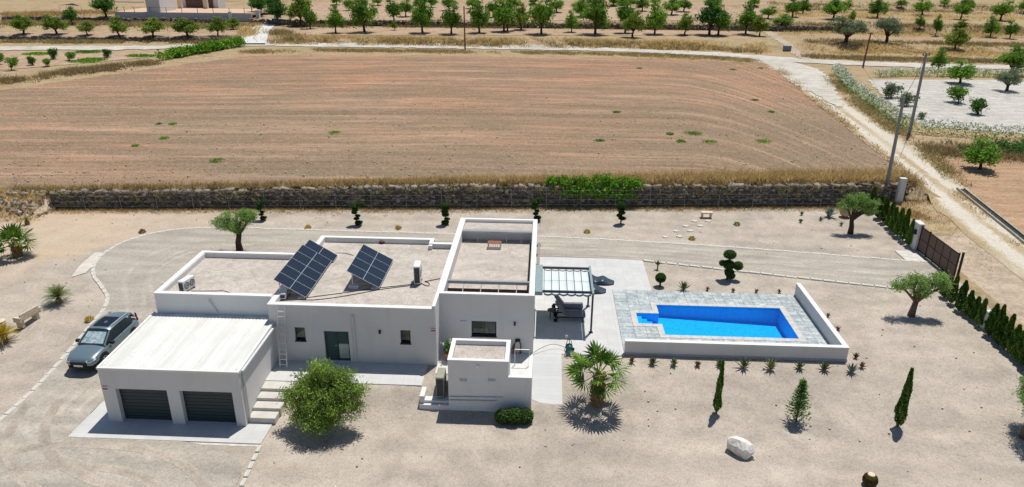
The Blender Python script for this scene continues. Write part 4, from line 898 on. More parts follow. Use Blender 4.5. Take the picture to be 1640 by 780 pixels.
def rocky(n, sx, sy, sz, seed):
    r = np.random.default_rng(seed); import bmesh
    bm = bmesh.new(); bmesh.ops.create_icosphere(bm, subdivisions=n, radius=1)
    D = r.normal(0, 1, (14, 3)); D /= np.linalg.norm(D, axis=1)[:, None]; h = r.uniform(.45, .8, 14)
    for v in bm.verts:
        c = np.array(v.co); 
        for d, k in zip(D, h):
            t_ = c@d
            if t_ > k: c = c-d*(t_-k)
        c = c*(1+r.normal(0, .018)); v.co = (c[0]*sx, c[1]*sy, c[2]*sz)
    me = bpy.data.meshes.new('rock'); bm.to_mesh(me); bm.free(); return me
M_rock = NT('white_limestone'); nz = M_rock.noise(M_rock.pos(obj=True), 4, 6, .7); M_rock.bump(nz, .6, .08); M_rock = M_rock.out(M_rock.ramp(nz, [(.3, (.50,.46,.40)), (.55, (.76,.73,.68))]), .9, .1)
p = G(1182, 728); o = link('boulder', rocky(3, .84, .54, .58, 5), M_rock, None, p+Vector((0,.2,.2)), (0, 0, R_(-20))); tag(o, 'big white limestone boulder on the gravel in front of the pool', 'rock')
p = G(1392, 776); e = thing('barrel_cactus', 'round golden barrel cactus at the bottom right of the yard', 'cactus', p+Vector((0,.0,0))); e.scale = (.88,)*3
mb = MB(); mb.smooth = False; mb.lathe([(.2,0),(.33,.14),(.36,.3),(.31,.5),(.2,.62),(.11,.64)], 44, (0,0,0), .06, 22); lpart('body', mb, plain('golden_spines', (.075,.06,.02), 1.0, .0, 0, .45, 14), e); lpart('crown', MB().lathe([(.19,.61),(.17,.66),(.08,.675)], 14), plain('cream_wool', (.66,.58,.40), .9, .1), e)
p = G(1353, 347); e = thing('clay_jar', 'large clay jar lying behind the olive tree near the field wall', 'jar', p+Vector((0,0,.0)), R_(20)); lpart('jar', MB().lathe([(.16,0),(.42,.2),(.5,.5),(.42,.8),(.22,.95),(.24,1.02),(.18,1.02),(.16,.95)], 20), plain('pale_clay', (.52,.36,.26), .85, .2, 0, .2), e)
# ------------------------------------------------------------------ gate, pillar, poles
gx = 29.25
M_gp = plain('brown_gate_panel', (.13,.085,.07), .6, .3, 0, .15, 5)
gy1, gy2 = 17.0, 11.7; H_ = 1.95
pil = single('gate_pillar', MB().bbox(-.2,.2,-.45,.45,-.3,2.1,.02).bbox(-.24,.24,-.49,.49,2.1,2.16,.01), M_wall, 'white plastered pillar at the left end of the dark gate', 'pillar', (gx, 17.55, 0))
lpart('letter_box', MB().bbox(-.34,-.2,-.3,.0,1.25,1.6,.02), M_black, pil)
gate = thing('driveway_gate', 'dark framed driveway gate with brown panels', 'gate', (gx, 14.4, 0))
ys = [gy1, 15.75, 14.75, 13.75, 12.75, gy2]
part('frame', MB().bar((gx,gy1,H_),(gx,gy2,H_),.06,.07).bar((gx,gy1,.14),(gx,gy2,.14),.06,.09), M_black, gate); part('mid_bar', MB().bar((gx,gy1,1.05),(gx,gy2,1.05),.05,.05), M_black, gate)
for k, y in enumerate(ys): part('upright', MB().bar((gx,y,.02),(gx,y,H_+(.12 if k in (0,1,5) else .0)),.09 if k in (0,1,5) else .05), M_black, gate)
for a, b in zip(ys[:-1], ys[1:]):
    for z0, z1 in ((.2,1.02),(1.08,1.9)): part('panel', MB().box(gx-.012, gx+.012, b+.05, a-.05, z0, z1), M_gp, gate)
single('gate_post', MB().box(-.06,.06,-.06,.06,-.2,2.15).box(-.075,.075,-.075,.075,2.15,2.19), M_black, 'slim black post at the right end of the dark gate', 'post', (gx+.1, 11.45, 0))
struct('gate_sill', MB().bbox(27.5, 29.0, 14.9, 16.9, -.3, .05, .02).mesh('gate_sill'), M_kerb)
cab = single('meter_cabinet', MB().bbox(-.28,.28,-.2,.2,-.6,2.3,.02).box(-.22,.22,-.215,-.2,.9,2.0).box(-.2,.2,-.222,-.215,1.0,1.9), M_wallb, 'narrow white meter cabinet standing beside the metal pole at the wall end', 'cabinet', (32.35, 27.5, float(Z(32.35, 27.5))))
M_pole = plain('galvanised_pole', (.24,.28,.29), .55, .4, .3, .1); M_pwood = plain('pole_wood', (.17,.09,.06), .85, .15, 0, .2)
def pole(label, u0, v0, u1, v1, r0, r1, mat, name='utility_pole', cross=None):
    b = G(u0, v0); d = ray(u1, v1); t_ = (b.y-CAM[1])/d[1]; top = Vector(CAM+d*t_); h = top.z-b.z; lean = top.x-b.x
    e = thing(name, label, 'pole', b, 0, 'overhead line poles'); lpart('mast', MB().tube([(0,0,-.3),(lean*.5,0,h/2),(lean,0,h)], [r0,(r0+r1)/2,r1], 10), mat, e)
    if cross: lpart('crossarm', MB().bar((lean-cross,0,h-.25),(lean+cross,0,h-.25),.1), mat, e); [lpart('insulator', MB().lathe([(.05,0),(.07,.08),(.04,.16)], 8), M_black, e, (lean+s*cross*.85, 0, h-.2)) for s in (-1,1)]
    return Vector((b.x+lean, b.y, b.z+h))
TA = pole('grey concrete pole beside the oleander hedge', 1456, 215, 1484, 85, .2, .13, M_pole, cross=.4)
TB = pole('grey metal pole at the right end of the stone wall', 1417, 312, 1448, 155, .17, .11, M_pole)
TC = pole('leaning brown wooden pole at the road junction', 1382, 107, 1395, 52, .16, .12, M_pwood, cross=.35)
TD = pole('brown wooden pole beside the road across the field', 745, 80, 743, 10, .16, .12, M_pwood)
TE = pole('tall grey pole beside the white terrace at the top left', 404, 27, 400, -30, .15, .1, M_pole)
def wire(label, a, b, sag=.7):
    P = [a.lerp(b, k/8)+Vector((0,0,-sag*4*(k/8)*(1-k/8))) for k in range(9)]; mb = MB(); mb.tube([q-a for q in P], .022, 4); single('overhead_wire', mb, M_black, label, 'wire', a)
wire('black wire running from the grey concrete pole off to the right', TA, Vector((90, 40, 9.5)), 1.2); wire('black wire between the leaning wooden pole and the concrete pole', TC, TA, .8); wire('thin wire between the metal pole and the concrete pole', TB, TA, .5)
b_ = G(1260, 82); e = thing('waste_bin', 'grey concrete bin beside the footpath at the road', 'bin', b_); lpart('body', MB().bbox(-.75,.75,-.5,.5,0,1.1,.03), plain('grey_concrete_bin', (.22,.23,.23), .9, .1), e); lpart('lid', MB().bbox(-.8,.8,-.55,.55,1.1,1.2,.03), M_metal, e)
# irrigation channel beside the track
ch = [G(u, v) for u, v in [(1538,304),(1570,330),(1600,354),(1640,386),(1680,420)]]; ch = smooth_line([(p.x, p.y) for p in ch], .9)
e = thing('irrigation_channel', 'narrow concrete irrigation channel between the track and the tilled plot', 'channel', (float(ch[0][0]), float(ch[0][1]), float(Z(*ch[0]))))
d = np.gradient(ch, axis=0); d /= np.linalg.norm(d, axis=1)[:, None]; nr = np.column_stack([-d[:, 1], d[:, 0]])
for o_ in (-.32, .32):
    mb = MB(); 
    for k in range(len(ch)-1):
        a = ch[k]+nr[k]*o_; b = ch[k+1]+nr[k+1]*o_; mb.bar((*a, float(Z(*a))+.06), (*b, float(Z(*b))+.06), .13, .36)
    part('side_wall', mb, plain('old_concrete', (.36,.34,.29), .9, .1, 0, .25, 2), e)
mb = MB()
for k in range(len(ch)-1): a, b = ch[k], ch[k+1]; mb.bar((*a, float(Z(*a))+.08), (*b, float(Z(*b))+.08), .5, .04)
part('bed', mb, M_black, e)
# ------------------------------------------------------------------ dry stone wall + wire fence
sw_ = thing('dry_stone_wall', 'long dark dry-stone retaining wall along the lower edge of the field', 'wall', (-5, float(Yw(-5)), 0))
t = NT('dark_field_stone'); at = t.n('ShaderNodeAttribute'); at.attribute_name = 'var'; n1 = t.noise(t.pos(), 2.2, 5, .7)
c = t.ramp(at.outputs['Fac'], [(0, (.10,.088,.075)), (.5, (.21,.185,.155)), (.85, (.33,.29,.24)), (1, (.46,.41,.34))]); c = t.mix(.8, c, t.ramp(n1, [(.3, .55), (.7, 1.1)]), 'MULTIPLY'); M_fst = t.out(c, .95, .05)
ico = [(-1,-1,-1),(1,-1,-1),(1,1,-1),(-1,1,-1),(-1,-1,1),(1,-1,1),(1,1,1),(-1,1,1)]
base_f = np.array([(0,3,2,1),(4,5,6,7),(0,1,5,4),(1,2,6,5),(2,3,7,6),(3,0,4,7)])
def stones(items):
    """items: (x,y,z,sx,sy,sz,var)"""
    V = []; F = []; va = []
    B = np.array(ico, float)
    for k, (x, y, z, sx, sy, sz, v) in enumerate(items):
        j = B*(1+rng.normal(0, .13, B.shape)); a = rng.normal(0, .12); c_, s_ = math.cos(a), math.sin(a)
        j = j*np.array([sx, sy, sz])/2; j = np.column_stack([j[:, 0]*c_-j[:, 2]*s_, j[:, 1], j[:, 0]*s_+j[:, 2]*c_])
        V.append(j+np.array([x, y, z])); F.append(base_f+8*k); va += [v]*6
    return np.concatenate(V), np.concatenate(F), va
it = []; caps = []
x = -42.0
def wtop(x): return float(np.interp(x, [-42,-30,-10,33], [1.42,1.5,1.85,1.85]))
zrow = -.05
while zrow < 1.9:
    h = random.uniform(.13,.22); x = -42.0-random.uniform(0,.3)
    while x < 33.0:
        L = random.uniform(.14,.42)
        if zrow+h*.6 < wtop(x): it.append((x+L/2, float(Yw(x))+.10+random.uniform(-.06,.06)+.05*zrow, zrow+h/2+random.uniform(-.05,.05), L*random.uniform(.85,1.1), random.uniform(.28,.42), h*random.uniform(.8,1.35), min(1, random.random()**1.3+(.15 if zrow > wtop(x)-.5 else 0))))
        x += L
    zrow += h
V, F, va = stones([(a+5, b-float(Yw(-5)), *r) for a, b, *r in it]); o = link('stones', np_mesh('stones', V, F, va), M_fst, sw_); o['kind'] = 'stuff'
mb = MB()
for k in range(75): a, b = -42+k, -41+k; mb.add([(a,float(Yw(a))+.22,-.3),(b,float(Yw(b))+.22,-.3),(b,float(Yw(b))+.26,wtop(b)-.12),(a,float(Yw(a))+.26,wtop(a)-.12),(b,float(Yw(b))+.8,wtop(b)-.1),(a,float(Yw(a))+.8,wtop(a)-.1)], [(0,1,2,3),(3,2,4,5)])
part('core', mb, plain('dark_brown_soil', (.15,.115,.085), .95, .05), sw_)  # backing behind the stones in dark brown
V, F, va = stones([(0,0,0,1,1,1,.8)]); capm = [np_mesh('cap_stone', *stones([(0,0,0,1,1,1,random.uniform(.75,1))])[:2], [random.uniform(.7,1)]*6) for _ in range(8)]
x = -42
while x < 33:
    L = random.uniform(.4,.75); 
    if random.random() < .8: o = link('cap_stone', random.choice(capm), M_fst, sw_, (x+5, float(Yw(x))+.2+random.uniform(-.08,.1)-float(Yw(-5)), wtop(x)+random.uniform(-.06,.05)), (random.uniform(-.2,.2), random.uniform(-.2,.2), random.uniform(-.4,.4))); o.scale = (L, .45, random.uniform(.22,.34))
    x += L+random.uniform(0,.35)
fence = thing('wire_fence', 'wire mesh fence on thin steel posts in front of the stone wall', 'fence', (-5, float(Yw(-5))-.9, 0))
pm = MB().tube([(0,0,-.2),(0,0,1.85)], .02, 6).mesh('post'); fx = list(np.arange(-42, 32, 3.05))
for x in fx: link('post', pm, M_pole, fence, (x+5, float(Yw(x)-Yw(-5)), 0), (0, random.uniform(-.02,.02), 0))
M_wire = plain('fence_wire', (.20,.21,.21), .6, .3)
for z in (.1,.5,.95,1.4,1.8): part('wire', MB().tube([(x, float(Yw(x))-.9, z+random.uniform(-.01,.01)) for x in fx], .006, 4), M_wire, fence)
V = []; F = []
for k, x in enumerate(np.arange(-42, 31.9, .16)):
    y = float(Yw(x))-.9; V += [(x+5-.0025, y-float(Yw(-5))+.9, .1),(x+5+.0025, y-float(Yw(-5))+.9, .1),(x+5+.0025, y-float(Yw(-5))+.9, 1.8),(x+5-.0025, y-float(Yw(-5))+.9, 1.8)]; F.append((4*k,4*k+1,4*k+2,4*k+3))
o = link('mesh', np_mesh('mesh', V, F), M_wire, fence); o['kind'] = 'stuff'
# ------------------------------------------------------------------ white villa terrace at the far left
A_ = G(183, 31); B_ = G(402, 36)
far = thing('far_villa', 'white terrace and walls of a neighbouring house behind the orchard', 'house', (A_.x+20, A_.y+6, A_.z))
zt0 = PY(200, 19, A_.y).z
def fx_(u, v=20, y=None): return PY(u, v, y if y is not None else A_.y).x
part('terrace_wall', MB().box(fx_(183), fx_(340), A_.y, A_.y+.4, A_.z-1.5, zt0), plaster('grey_render', (.50,.50,.50)), far); part('terrace_wall', MB().box(fx_(341), fx_(402), A_.y+.05, A_.y+.45, A_.z-1.5, zt0+.05), bpy.data.materials['grey_render'], far)
part('terrace_floor', MB().box(fx_(183), fx_(400), A_.y+.4, A_.y+16, zt0-.6, zt0-.05), plain('pink_paving', (.58,.40,.30), .9, .1, 0, .1, 2), far)
part('house_wall', MB().box(fx_(232,10), fx_(254,10), A_.y+.6, A_.y+9, zt0-.1, zt0+5.5), M_wall, far)
part('house_wall', MB().box(fx_(284,4,A_.y+15), fx_(344,4,A_.y+15), A_.y+17, A_.y+22, zt0-.3, zt0+5), M_wall, far)
part('beam', MB().box(fx_(187), fx_(232), A_.y+.15, A_.y+.4, zt0+2.3, zt0+2.55), M_wall, far)
for u in (290, 331): x = fx_(u, 8, A_.y+15); part('column', MB().bbox(x-.55, x+.55, A_.y+14, A_.y+15, zt0-.1, zt0+2.6, .05), M_stone, far)
x0_, x1_ = fx_(284, 5, A_.y+15), fx_(342, 5, A_.y+15); part('dark_porch_panel', MB().box(x0_+1.5, x1_-1, A_.y+16.8, A_.y+16.95, zt0, zt0+2.6), M_brown, far)  # flat panel before the wall, its dark colour stands in for porch shade
part('white_pier', MB().box(fx_(368)-.4, fx_(368)+.4, A_.y-.3, A_.y+.3, A_.z-1, zt0+.4), M_cope, far)
rl = MB()
for u in (187,199,215,240,266,291,316,341,367,391): rl.bar((fx_(u), A_.y+.2, zt0), (fx_(u), A_.y+.2, zt0+1.3), .09)
part('railing_post', rl, M_frame, far) if False else [part('railing_post', MB().bar((fx_(u), A_.y+.2, zt0), (fx_(u), A_.y+.2, zt0+1.25), .1), M_frame, far) for u in (187,199,215,240,266,291,316,341,367,391)]
for a, b in ((183,402),): part('railing_cable', MB().tube([(fx_(a), A_.y+.2, zt0+1.15), (fx_(b), A_.y+.2, zt0+1.15)], .02, 4), M_frame, far)
for u, v in ((414,29),(443,33)): p = G(u, v); single('drive_pillar', MB().bbox(-.45,.45,-.45,.45,-.3,1.9,.04).bbox(-.55,.55,-.55,.55,1.9,2.05,.03), M_wall, f'small white pillar on the {"left" if u<430 else "right"} side of the concrete drive', 'pillar', p)
p = G(114, 22); e = thing('shade_sail', 'dark shade sail on thin posts in the dry field at top left', 'shade sail', p)
lpart('sail', MB().add([(-2.9,0,2.1),(0,1.5,2.6),(3.1,0,2.0),(.2,-1.6,2.35),(0,0,2.3)], [(0,3,4),(3,2,4),(2,1,4),(1,0,4)]), M_black, e)
for x, y, z in ((-2.9,0,2.1),(3.1,0,2.0),(.2,-1.6,2.35),(0,1.5,2.6)): lpart('post', MB().tube([(x,y,0),(x,y,z)], .05, 6), M_metal, e)

# ------------------------------------------------------------------ far terrace walls
def terrace_wall(label, line, h, seed, size=.55):
    r = np.random.default_rng(seed); L = np.array(line, float); b = L[0]; e = thing('terrace_wall', label, 'wall', (b[0], b[1], float(Z(*b))-.2), 0, 'far terrace walls'); tot = np.linalg.norm(np.diff(L, axis=0), axis=1).sum(); P = resample(L, int(tot/size)); it = []
    for c in P:
        z0 = float(Z(*c))-.35; k = 0.
        while k < h:
            hh = r.uniform(.25,.42); it.append((c[0]-b[0]+r.normal(0,.1), c[1]-b[1]+r.normal(0,.08), z0+k+hh/2-float(Z(*b))+.2, size*r.uniform(.8,1.25), .5, hh*1.15, min(1, r.uniform(0,.9)))); k += hh
    V, F, va = stones(it); o = link('stones', np_mesh('stones', V, F, va), M_fst, e); o['kind'] = 'stuff'
terrace_wall('dark stone terrace wall behind the front orchard row', [(-75,152.9),(0,152.9),(72,152.9)], 1.5, 1)
terrace_wall('dark stone wall along the far road at the upper left', [(-125,124.6),(-95,124.9),(-68,125.2)], .9, 2)
terrace_wall('dark stone terrace wall behind the left orchard row', [(-140,152.9),(-110,152.9),(-80,152.9)], 1.4, 3)
# ------------------------------------------------------------------ vegetation helpers
def leaf_mat(name, stops, trans=.4, rough=.6):
    t = NT(name); at = t.n('ShaderNodeAttribute'); at.attribute_name = 'var'; oi = t.n('ShaderNodeObjectInfo')
    f = t.math('ADD', at.outputs['Fac'], t.math('MULTIPLY', t.math('SUBTRACT', oi.outputs['Random'], .5), .45))
    c = t.ramp(f, stops); t.out(c, rough, .2)
    if trans:
        tl = t.n('ShaderNodeBsdfTranslucent'); t.l(c, tl.inputs[0]); mx = t.n('ShaderNodeMixShader'); mx.inputs[0].default_value = trans
        t.l(t.b.outputs[0], mx.inputs[1]); t.l(tl.outputs[0], mx.inputs[2]); t.l(mx.outputs[0], t.t.nodes['Material Output'].inputs[0])
    return t.m
L_olive = leaf_mat('olive_leaves', [(0, (0.127,0.219,0.052)), (.5, (0.252,0.411,0.104)), (1, (0.478,0.656,0.208))])
L_oliveF = leaf_mat('young_olive_leaves', [(0, (0.137,0.224,0.040)), (.5, (0.289,0.432,0.079)), (1, (0.546,0.684,0.172))], .35)
L_grey = leaf_mat('grey_olive_leaves', [(0, (0.085,0.119,0.060)), (.5, (0.170,0.221,0.119)), (1, (0.306,0.357,0.221))])
L_almond = leaf_mat('almond_leaves', [(0, (0.072,0.157,0.018)), (.5, (0.154,0.316,0.034)), (1, (0.310,0.500,0.062))])
L_bright = leaf_mat('bright_leaves', [(0, (0.084,0.143,0.015)), (.5, (0.179,0.275,0.031)), (1, (0.309,0.396,0.062))])
L_dark = leaf_mat('dark_leaves', [(0, (0.035,0.097,0.018)), (.5, (0.069,0.184,0.029)), (1, (0.139,0.302,0.054))])
L_cyp = leaf_mat('cypress_leaves', [(0, (0.030,0.078,0.014)), (.5, (0.072,0.166,0.022)), (1, (0.154,0.287,0.043))], .15)
L_topi = leaf_mat('clipped_leaves', [(0, (0.022,0.056,0.012)), (.5, (0.054,0.122,0.021)), (1, (0.126,0.225,0.045))], .15)
L_palm = leaf_mat('palm_leaves', [(0, (0.050,0.119,0.012)), (.5, (0.106,0.225,0.022)), (1, (0.213,0.362,0.045))], .2, .45)
L_cycad = leaf_mat('cycad_leaves', [(0, (0.070,0.112,0.021)), (.5, (0.140,0.196,0.035)), (1, (0.280,0.308,0.084))], .2, .5)
L_gold = leaf_mat('golden_leaves', [(0, (.33,.24,.025)), (.5, (.52,.38,.04)), (1, (.68,.52,.08))], .3)
L_agave = leaf_mat('agave_leaves', [(0, (0.084,0.120,0.060)), (.5, (0.144,0.192,0.090)), (1, (0.288,0.324,0.144))], .05, .5)
L_agaveB = leaf_mat('blue_agave_leaves', [(0, (0.108,0.156,0.144)), (.5, (0.168,0.228,0.204)), (1, (0.264,0.324,0.288))], .05, .5)
L_russet = leaf_mat('russet_leaves', [(0, (0.144,0.060,0.030)), (.5, (0.240,0.108,0.054)), (1, (0.360,0.204,0.108))], .1)
L_flower = leaf_mat('white_flowers', [(0, (0.620,0.620,0.580)), (.5, (0.740,0.740,0.700)), (1, (0.820,0.820,0.790))], .2)
L_straw = leaf_mat('dry_grass', [(0, (0.300,0.196,0.083)), (.4, (0.570,0.406,0.173)), (.75, (0.780,0.600,0.284)), (1, (0.850,0.764,0.406))], .5, .8)
L_straw2 = leaf_mat('dry_scrub', [(0, (0.156,0.113,0.057)), (.4, (0.312,0.233,0.113)), (.8, (0.495,0.382,0.184)), (1, (0.424,0.424,0.170))], .45, .8)
L_weed = leaf_mat('green_weeds', [(0, (0.076,0.190,0.014)), (.5, (0.166,0.363,0.024)), (1, (0.303,0.522,0.050))], .3)
M_bark = plain('grey_bark', (.17,.125,.09), .95, .05, 0, .35, 7); M_bark2 = plain('dark_bark', (.085,.06,.042), .95, .05, 0, .35, 7); M_fibre = plain('palm_fibre', (.22,.14,.07), .95, .05, 0, .4, 9)
def unit(n, r): a = r.normal(0, 1, (n, 3)); return a/np.linalg.norm(a, axis=1)[:, None]
def leaf_quads(P, size, asp=.42, r=rng, axis=None, jit=1.0):
    n = len(P); a = unit(n, r)
    if axis is not None: a = axis+jit*a; a /= np.linalg.norm(a, axis=1)[:, None]
    b = np.cross(a, unit(n, r)); b /= np.linalg.norm(b, axis=1)[:, None]+1e-9
    L = size*r.uniform(.65, 1.3, (n, 1)); W = L*asp
    V = np.stack([P-a*L/2, P+b*W/2, P+a*L/2, P-b*W/2], 1).reshape(-1, 3)
    return V, np.arange(4*n).reshape(-1, 4)
def cloud(lobes, n, clump, r, shell=.55, per=None):
    """leaf positions: clumps on / in ellipsoid lobes"""
    wt = np.array([(l[3]*l[4]*l[5])**(2/3) for l in lobes]); wt /= wt.sum(); P = []; va = []
    per = per or 40; k = max(3, n//per)
    for l, w_ in zip(lobes, wt):
        m = max(2, int(k*w_)); d = unit(m, r); rad = r.uniform(shell, 1.0, (m, 1)); c = np.array(l[:3])+d*rad*np.array(l[3:6])
        v = r.uniform(.15, .85, m)
        q = np.repeat(c, per, 0)+r.normal(0, clump, (m*per, 3))*np.array([1, 1, .75]); P.append(q); va.append(np.repeat(v, per)+r.normal(0, .15, m*per))
    return np.concatenate(P), np.clip(np.concatenate(va), 0, 1)
class Proto:
    def __init__(s): s.parts = []
    def add(s, name, mesh, mat):
        if not len(mesh.materials): mesh.materials.append(mat)
        s.parts.append((name, mesh)); return s
def place(pr, name, label, cat, loc, rz=0, scl=1, group=None):
    e = thing(name, label, cat, loc, rz, group); e.scale = (scl,)*3 if not hasattr(scl, '__len__') else tuple(scl)
    for nm, me in pr.parts: link(nm, me, None, e)
    return e
def limb_mesh(trunk, limbs, n=8):
    mb = MB(); mb.smooth = True; mb.tube(trunk[0], trunk[1], n)
    for p, r in limbs: mb.tube(p, r, 6)
    return mb.mesh('trunk')
def proto_tree(seed, h, lobes, n, leaf, size, clump, mat, trunk_h, r0, bark=None, asp=.45, lean=.0, shell=.5):
    r = np.random.default_rng(seed); top = (lean, 0, trunk_h)
    tr = [(0,0,-.15),(lean*.2+r.normal(0,.03), r.normal(0,.04), trunk_h*.5), top]; limbs = []
    for l in lobes:
        e = Vector(l[:3]); m = Vector(top).lerp(e, .5)+Vector((r.normal(0,.08), r.normal(0,.08), .05)); limbs.append(([top, m, e], [r0*.62, r0*.4, r0*.12]))
        for _ in range(2):
            q = e+Vector(unit(1, r)[0]*np.array(l[3:6])*.7); limbs.append(([m, m.lerp(q, .5)+Vector((0,0,.05)), q], [r0*.32, r0*.2, r0*.06]))
    P, va = cloud(lobes, n, clump, r, shell); V, F = leaf_quads(P, size, asp, r)
    pr = Proto(); pr.add('trunk', limb_mesh((tr, [r0*1.35, r0, r0*.85]), limbs), bark or M_bark); pr.add('crown', np_mesh('crown', V, F, va), mat); return pr
# ---- olives
def olive_lobes(r, R, z, k, flat=.7):
    o = []
    for i in range(k):
        a = 6.283*i/k+r.uniform(-.4,.4); d = R*r.uniform(.45,.72); o.append((d*math.cos(a), d*math.sin(a), z+r.uniform(-.25,.3)*R, R*r.uniform(.36,.52), R*r.uniform(.36,.52), R*flat*r.uniform(.32,.48)))
    o.append((0, 0, z+.25*R, R*.45, R*.45, R*.4*flat)); return o
r1 = np.random.default_rng(11)
p = G(524, 684); bush = [(0,0,2.1,1.6,1.5,1.2),(-1.3,.1,1.5,.95,.95,.8),(1.25,0,2.0,.95,.95,.9),(-.2,-.8,1.1,1.2,.9,.8),(.8,-.6,1.4,.9,.8,.7),(-.1,.5,2.8,1.1,1.0,.85),(.95,.3,2.8,.75,.7,.6),(-1.1,.2,2.4,.75,.7,.6),(-.25,0,3.6,.3,.3,.35),(-1.9,0,1.9,.4,.4,.35),(1.9,.1,2.4,.4,.4,.35),(.5,0,3.6,.35,.3,.3),(-1.2,-.5,.9,.6,.5,.4),(1.75,-.2,1.4,.45,.4,.4)]
place(proto_tree(21, 4, bush, 25000, 0, .155, .16, L_oliveF, .5, .16, M_bark, .3, .05, .35), 'olive_tree', 'big bushy green olive tree in front of the house terrace', 'tree', p, 0, .94)
pr = proto_tree(22, 3.4, [(-1.25,.1,2.35,.75,.6,.5),(-.35,-.1,2.25,.75,.65,.5),(.55,.1,2.75,.8,.7,.6),(1.15,0,3.05,.75,.65,.6),(-.75,.1,3.0,.32,.3,.3),(.1,0,2.0,.5,.5,.35)], 8000, 0, .16, .15, L_olive, 1.45, .24, M_bark2, .3, .15)
place(pr, 'olive_tree', 'olive tree with bare trunk behind the left roof parapet', 'tree', G(384, 401), 0, .92)
pr = proto_tree(23, 3, [(-.8,.1,2.3,.55,.5,.45),(.0,-.1,2.45,.6,.55,.45),(.85,.1,2.25,.75,.6,.45),(.45,.2,2.9,.65,.5,.4),(-.5,.2,2.9,.4,.35,.3),(1.4,0,2.5,.5,.45,.4),(1.2,.1,1.9,.5,.45,.35)], 6500, 0, .15, .14, L_olive, 1.1, .2, M_bark2, .3, -.1)
place(pr, 'olive_tree', 'olive tree near the stone wall at the upper end of the cypress hedge', 'tree', G(1362, 373), 0, 1)
pr = proto_tree(24, 3, [(-1.05,0,2.15,.55,.5,.42),(-.35,.1,2.4,.55,.5,.42),(.55,0,2.3,.75,.6,.5),(1.25,.1,2.55,.55,.5,.42),(1.6,0,2.15,.4,.4,.3),(.2,-.2,1.8,.55,.5,.35)], 7000, 0, .14, .14, L_olive, .95, .19, M_bark, .3, .1)
place(pr, 'olive_tree', 'olive tree with forked trunk between the pool and the cypress hedge', 'tree', G(1459, 505), 0, 1)
place(pr, 'olive_tree', 'olive tree cut off by the right edge below the hedge', 'tree', PZ(1640, 700, -.8), 1.2, .9)
# ---- cypresses
def cyp_proto(seed, h, rad, n, size=.16, mat=None, base=.12):
    r = np.random.default_rng(seed); t_ = r.uniform(0, 1, n)**.85; prof = rad*np.clip((t_*6+.35), 0, 1)*np.clip(1.02-t_, 0, 1)**.55*(1+.12*np.sin(t_*17+r.uniform(0,6))); a = r.uniform(0, 6.283, n); q = prof*np.sqrt(r.uniform(.35, 1.08, n))
    lump = 1+.18*np.sin(a*3+t_*9+seed)
    P = np.column_stack([q*lump*np.cos(a), q*lump*np.sin(a), base+t_*(h-base)]); ax = np.column_stack([np.cos(a)*.3, np.sin(a)*.3, np.ones(n)]); va = np.clip(.5+.3*np.sin(a*4+t_*14)+r.normal(0, .2, n), 0, 1)
    V, F = leaf_quads(P, size, .4, r, ax, .45); pr = Proto(); pr.add('trunk', limb_mesh(([(0,0,-.15),(0,0,h*.8)], [.05,.02]), []), M_bark2); pr.add('crown', np_mesh('crown', V, F, va), mat or L_cyp); return pr
CYP = [cyp_proto(30+k, 2.35, .42, 3200, .17) for k in range(4)]
place(cyp_proto(40, 3.05, .2, 2600, .15), 'cypress_tree', 'slim dark cypress standing alone left of the boulder, nearest the palm', 'tree', G(1147, 661), 0, 1)
place(cyp_proto(41, 3.35, .28, 3200, .16), 'cypress_tree', 'slim tapering cypress standing alone at the right of the front yard', 'tree', G(1438, 683), 0, 1)
up_ = [(1403,338),(1410,349),(1417,356),(1424,364),(1431,371),(1438,378),(1445,385),(1453,393)]
lo_ = [(1513,476),(1522,486),(1532,497),(1540,505),(1549,513),(1558,522),(1573,537),(1580,544),(1588,551),(1596,559),(1604,567),(1613,577),(1621,585),(1630,594),(1640,605)]
for k, (u, v) in enumerate(up_): pp = G(u, v); pp.x = 29.0+(.15 if k < 4 else 0); place(CYP[k % 4], 'hedge_cypress', f'{ORD[k]} dark green cypress of the hedge counted from the stone wall towards the gate', 'tree', pp, k*1.7, (random.uniform(.8,1.1),)*2+(random.uniform(.82,1.15),), 'boundary hedge cypresses')
for k, (u, v) in enumerate(lo_): pp = G(u, v); pp.x = 27.3+random.uniform(-.1,.1); place(CYP[(k+1) % 4], 'hedge_cypress', f'{ORD[k]} dark green cypress of the hedge below the gate counted from the gate', 'tree', pp, k*2.1, (random.uniform(.68,.98),)*2+(random.uniform(.68,1.02),), 'boundary hedge cypresses')
single('hedge_pillar', MB().bbox(-.2,.2,-.2,.2,-.3,1.2,.02), M_wall, 'low white post showing in a gap of the lower cypress hedge', 'pillar', (27.6, 4.55, 0))
# spiky conifer
r = np.random.default_rng(50); P = []; ax = []
for k in range(13):
    z = .25+k*.17; R0 = .62*(1-k/15)*(1+.12*(-1)**k); nb = 9
    for b in range(nb):
        a = 6.283*b/nb+k*.7; d = np.array([math.cos(a), math.sin(a), .28])
        for s in np.linspace(.15, 1, 14): P.append(d*R0*s+np.array([0,0,z+.03*r.normal()])+r.normal(0,.025,3)); ax.append(d)
V, F = leaf_quads(np.array(P), .15, .35, r, np.array(ax), .6); pr = Proto(); pr.add('trunk', limb_mesh(([(0,0,-.1),(.05,0,2.5)], [.05,.02]), []), M_bark2); pr.add('crown', np_mesh('crown', V, F, r.uniform(.1,.9,len(P))), L_dark)
place(pr, 'conifer_tree', 'young bushy conifer with tiered branches between the two slim cypresses', 'tree', G(1275, 674), 0, 1)
